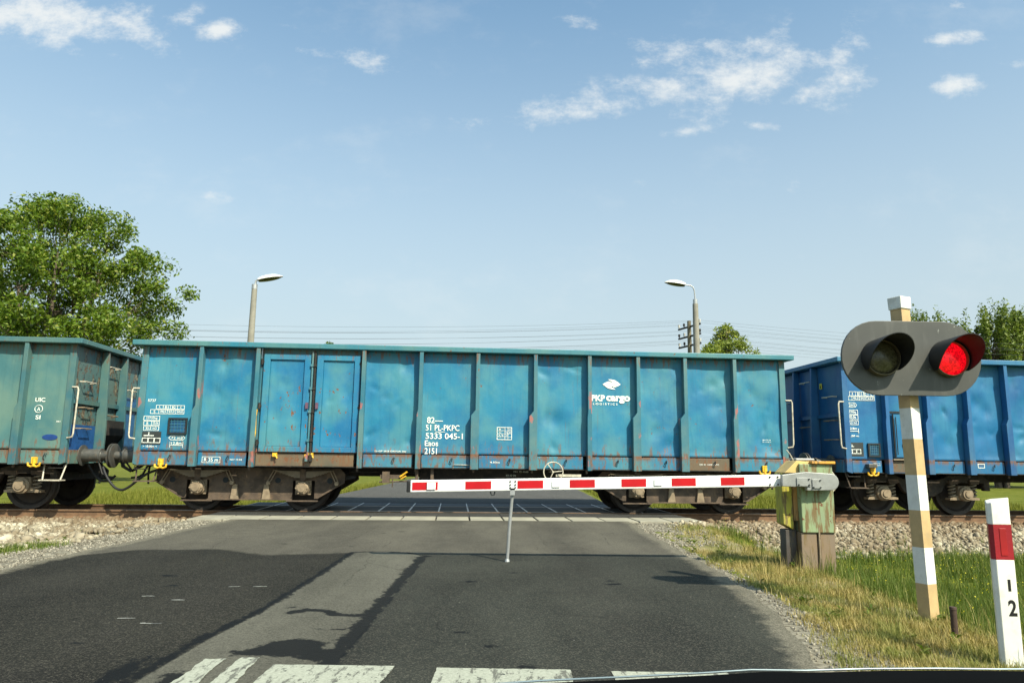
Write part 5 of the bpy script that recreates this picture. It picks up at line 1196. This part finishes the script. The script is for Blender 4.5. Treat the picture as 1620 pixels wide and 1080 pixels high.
ns = lambda x, y, f, s, a, b: sst(a, b, nf(x, y, f, s))
grass('verge_grass', [
    (1.9, 3.5, 3.6, 9.2, 90000, .03, .085, .0022, .9, lambda x, y: sst(.08, .38, ur(x) + .25 * nf(x, y, 1.7, 3)) * (1 - sst(1.0, 1.5, ur(x))) * (.35 + .65 * ns(x, y, 2.2, 8, -.3, .3))),
    (1.5, 2.9, 3.2, 6.0, 30000, .03, .07, .002, .9, lambda x, y: sst(.08, .3, x - XR + sst(6.3, 3.2, y) * .5 + .12 * nf(x, y, 3, 3)) * .8),
    (2.6, 4.2, 9.0, 12.6, 14000, .03, .10, .003, .8, lambda x, y: sst(.5, .9, ur(x)) * (.25 + .75 * ns(x, y, 1.7, 9, -.2, .3)) * sst(-1.6, -2.2, TVn(x, y))),
    (2.5, 3.6, 4.2, 9.4, 1800, .14, .30, .0018, .45, lambda x, y: ns(x, y, 1.4, 12, -.1, .35)),
    ], GDRY, 4, 'short dry yellowed grass on the right road verge')
grass('ditch_grass', [
    (3.1, 6.5, 3.6, 9.5, 90000, .09, .26, .003, .5, lambda x, y: sst(1.0, 1.5, ur(x) + .2 * nf(x, y, 1.5, 1)) * (.4 + .6 * ns(x, y, 1.3, 2, -.4, .2))),
    (6.5, 11, 6.5, 12.7, 50000, .08, .24, .004, .5, lambda x, y: (.3 + .7 * ns(x, y, 1.3, 2, -.4, .2)) * sst(-1.7, -2.2, TVn(x, y))),
    (3.4, 11, 9.3, 12.9, 42000, .06, .2, .004, .6, lambda x, y: (.15 + .85 * ns(x, y, 1.1, 6, -.2, .3)) * sst(-1.6, -2.1, TVn(x, y) )),
    (4, 14, 12, 14.6, 7000, .06, .22, .004, .6, lambda x, y: ns(x, y, 1.8, 16, .15, .4) * sst(-.6, -1.2, TVn(x, y))),
    (-8.2, -5.5, 8.3, 10.2, 22000, .03, .10, .003, .7, lambda x, y: 1 - sst(.6, 1.15, np.hypot((x + 6.7) / 1.25, (y - 9.15) / .5) + .5 * nf(x, y, 2.5, 9))),
    (-9.5, -5.6, 8.3, 10.4, 16000, .03, .10, .003, .7, lambda x, y: ns(x, y, .9, 4, -.25, .1) * (1 - sst(-4.5, -3.9, TVn(x, y))) * sst(.9, 1.3, ur(x))),
    ], GGRN, 5, 'lush green grass with yellow flowers in the ditch by the track')
def weeds():
    rng = np.random.default_rng(14); VS = []
    spots = [(rng.uniform(2.3, 3.5), rng.uniform(4.3, 11.5)) for _ in range(60)] + [(rng.uniform(3.3, 6.5), rng.uniform(5, 12)) for _ in range(70)] + [(rng.uniform(-7.5, -5.7), rng.uniform(8.4, 11)) for _ in range(22)]
    for (x, y) in spots:
        z = float(hgt(x, y)); k = rng.integers(8, 20); R_ = rng.uniform(.02, .055)
        for q in range(k):
            th = rng.uniform(0, 6.28); L = R_ * rng.uniform(.6, 1.3); w_ = L * .22; ri = rng.uniform(.1, .9) * L; h0 = rng.uniform(0, .05)
            d = np.array([math.cos(th), math.sin(th), 0]); sd = np.array([-d[1], d[0], 0]); o = np.array([x, y, z + h0])
            VS += [o, o + d * L * .55 + sd * w_ + [0, 0, ri * .7], o + d * L + [0, 0, ri * .8], o + d * L * .55 - sd * w_ + [0, 0, ri * .7]]
    fast_mesh('weeds', np.array(VS), np.arange(len(VS)).reshape(-1, 4), GGRN, kind='stuff', label='low broad-leaved weeds in the verge', cat='weeds')
weeds()
rngf = np.random.default_rng(8); n = 1500; fx = rngf.uniform(3.2, 10, n); fy = rngf.uniform(4.2, 12.2, n); kk = (ur(fx) > 1.3) & (TVn(fx, fy) < -2.0) & (nf(fx, fy, .9, 3) > -.2); fx, fy = fx[kk], fy[kk]
fz = hgt(fx, fy) + rngf.uniform(.14, .27, len(fx)); s_ = .008; N = len(fx)
c0 = np.stack([fx, fy, fz], 1); qa = rngf.normal(0, 1, (N, 3)); qa /= np.linalg.norm(qa, axis=1)[:, None]; qb = np.cross(qa, rngf.normal(0, 1, (N, 3))); qb /= np.linalg.norm(qb, axis=1)[:, None]
fast_mesh('yellow_flowers', np.stack([c0 - qa * s_, c0 - qb * s_, c0 + qa * s_, c0 + qb * s_], 1).reshape(-1, 3), np.arange(N * 4).reshape(-1, 4), YF, kind='stuff', label='small yellow flowers among the ditch grass', cat='flowers')
grass('field_grass', [
    (-14, -5.2, 19, 30, 60000, .08, .24, .006, .5, lambda x, y: x * 0 + .9), (2.8, 18, 19, 30, 60000, .08, .24, .006, .5, lambda x, y: x * 0 + .9),
    ], GMID, 6, 'pale green meadow grass beyond the track')

# ------------------------------------------------------------ the photographer's car: dashboard top under the windscreen
dsh = empty('car_dashboard', (.35, .62, .7990), label='black car dashboard edge along the bottom right of the photo', cat='car')
DBK = simple('dashboard_black', (.003, .003, .003), .95, var=.2, bumpd=0)
DBK.node_tree.nodes['Principled BSDF'].inputs['Specular IOR Level'].default_value = .05
DE = [(-0.476, 0.105), (-0.372, 0.113), (-0.321, 0.117), (-0.248, 0.121), (-0.180, 0.125), (-0.139, 0.128), (-0.092, 0.128), (-0.040, 0.130), (0.023, 0.131), (0.075, 0.131), (0.148, 0.132)]
m = MB(); nE = len(DE)
rows = [(-.45, -.10), (-.30, -.035), (-.15, -.012), (-.04, -.002), (0.0, 0.0), (.02, -.012), (.03, -.05)]
for (yo_, dz_) in rows: m.v += [(a, yo_, b + dz_ - (.34 * yo_ if yo_ < 0 else 0) * 0) for a, b in DE]
for i in range(len(rows) - 1):
    for j in range(nE - 1): m.f.append((i * nE + j, i * nE + j + 1, (i + 1) * nE + j + 1, (i + 1) * nE + j))
m.build('dashboard_top', DBK, dsh, smooth=60)
m = MB().tube([(a, .034, b - .008) for a, b in DE], .0009, 8); m.build('windscreen_trim', simple('windscreen_trim_grey', (.30, .38, .42), .3, metal=.4, bumpd=0), dsh, smooth=60)
print('objects', len(bpy.data.objects), 'faces', sum(len(o.data.polygons) for o in bpy.data.objects if o.type == 'MESH'))
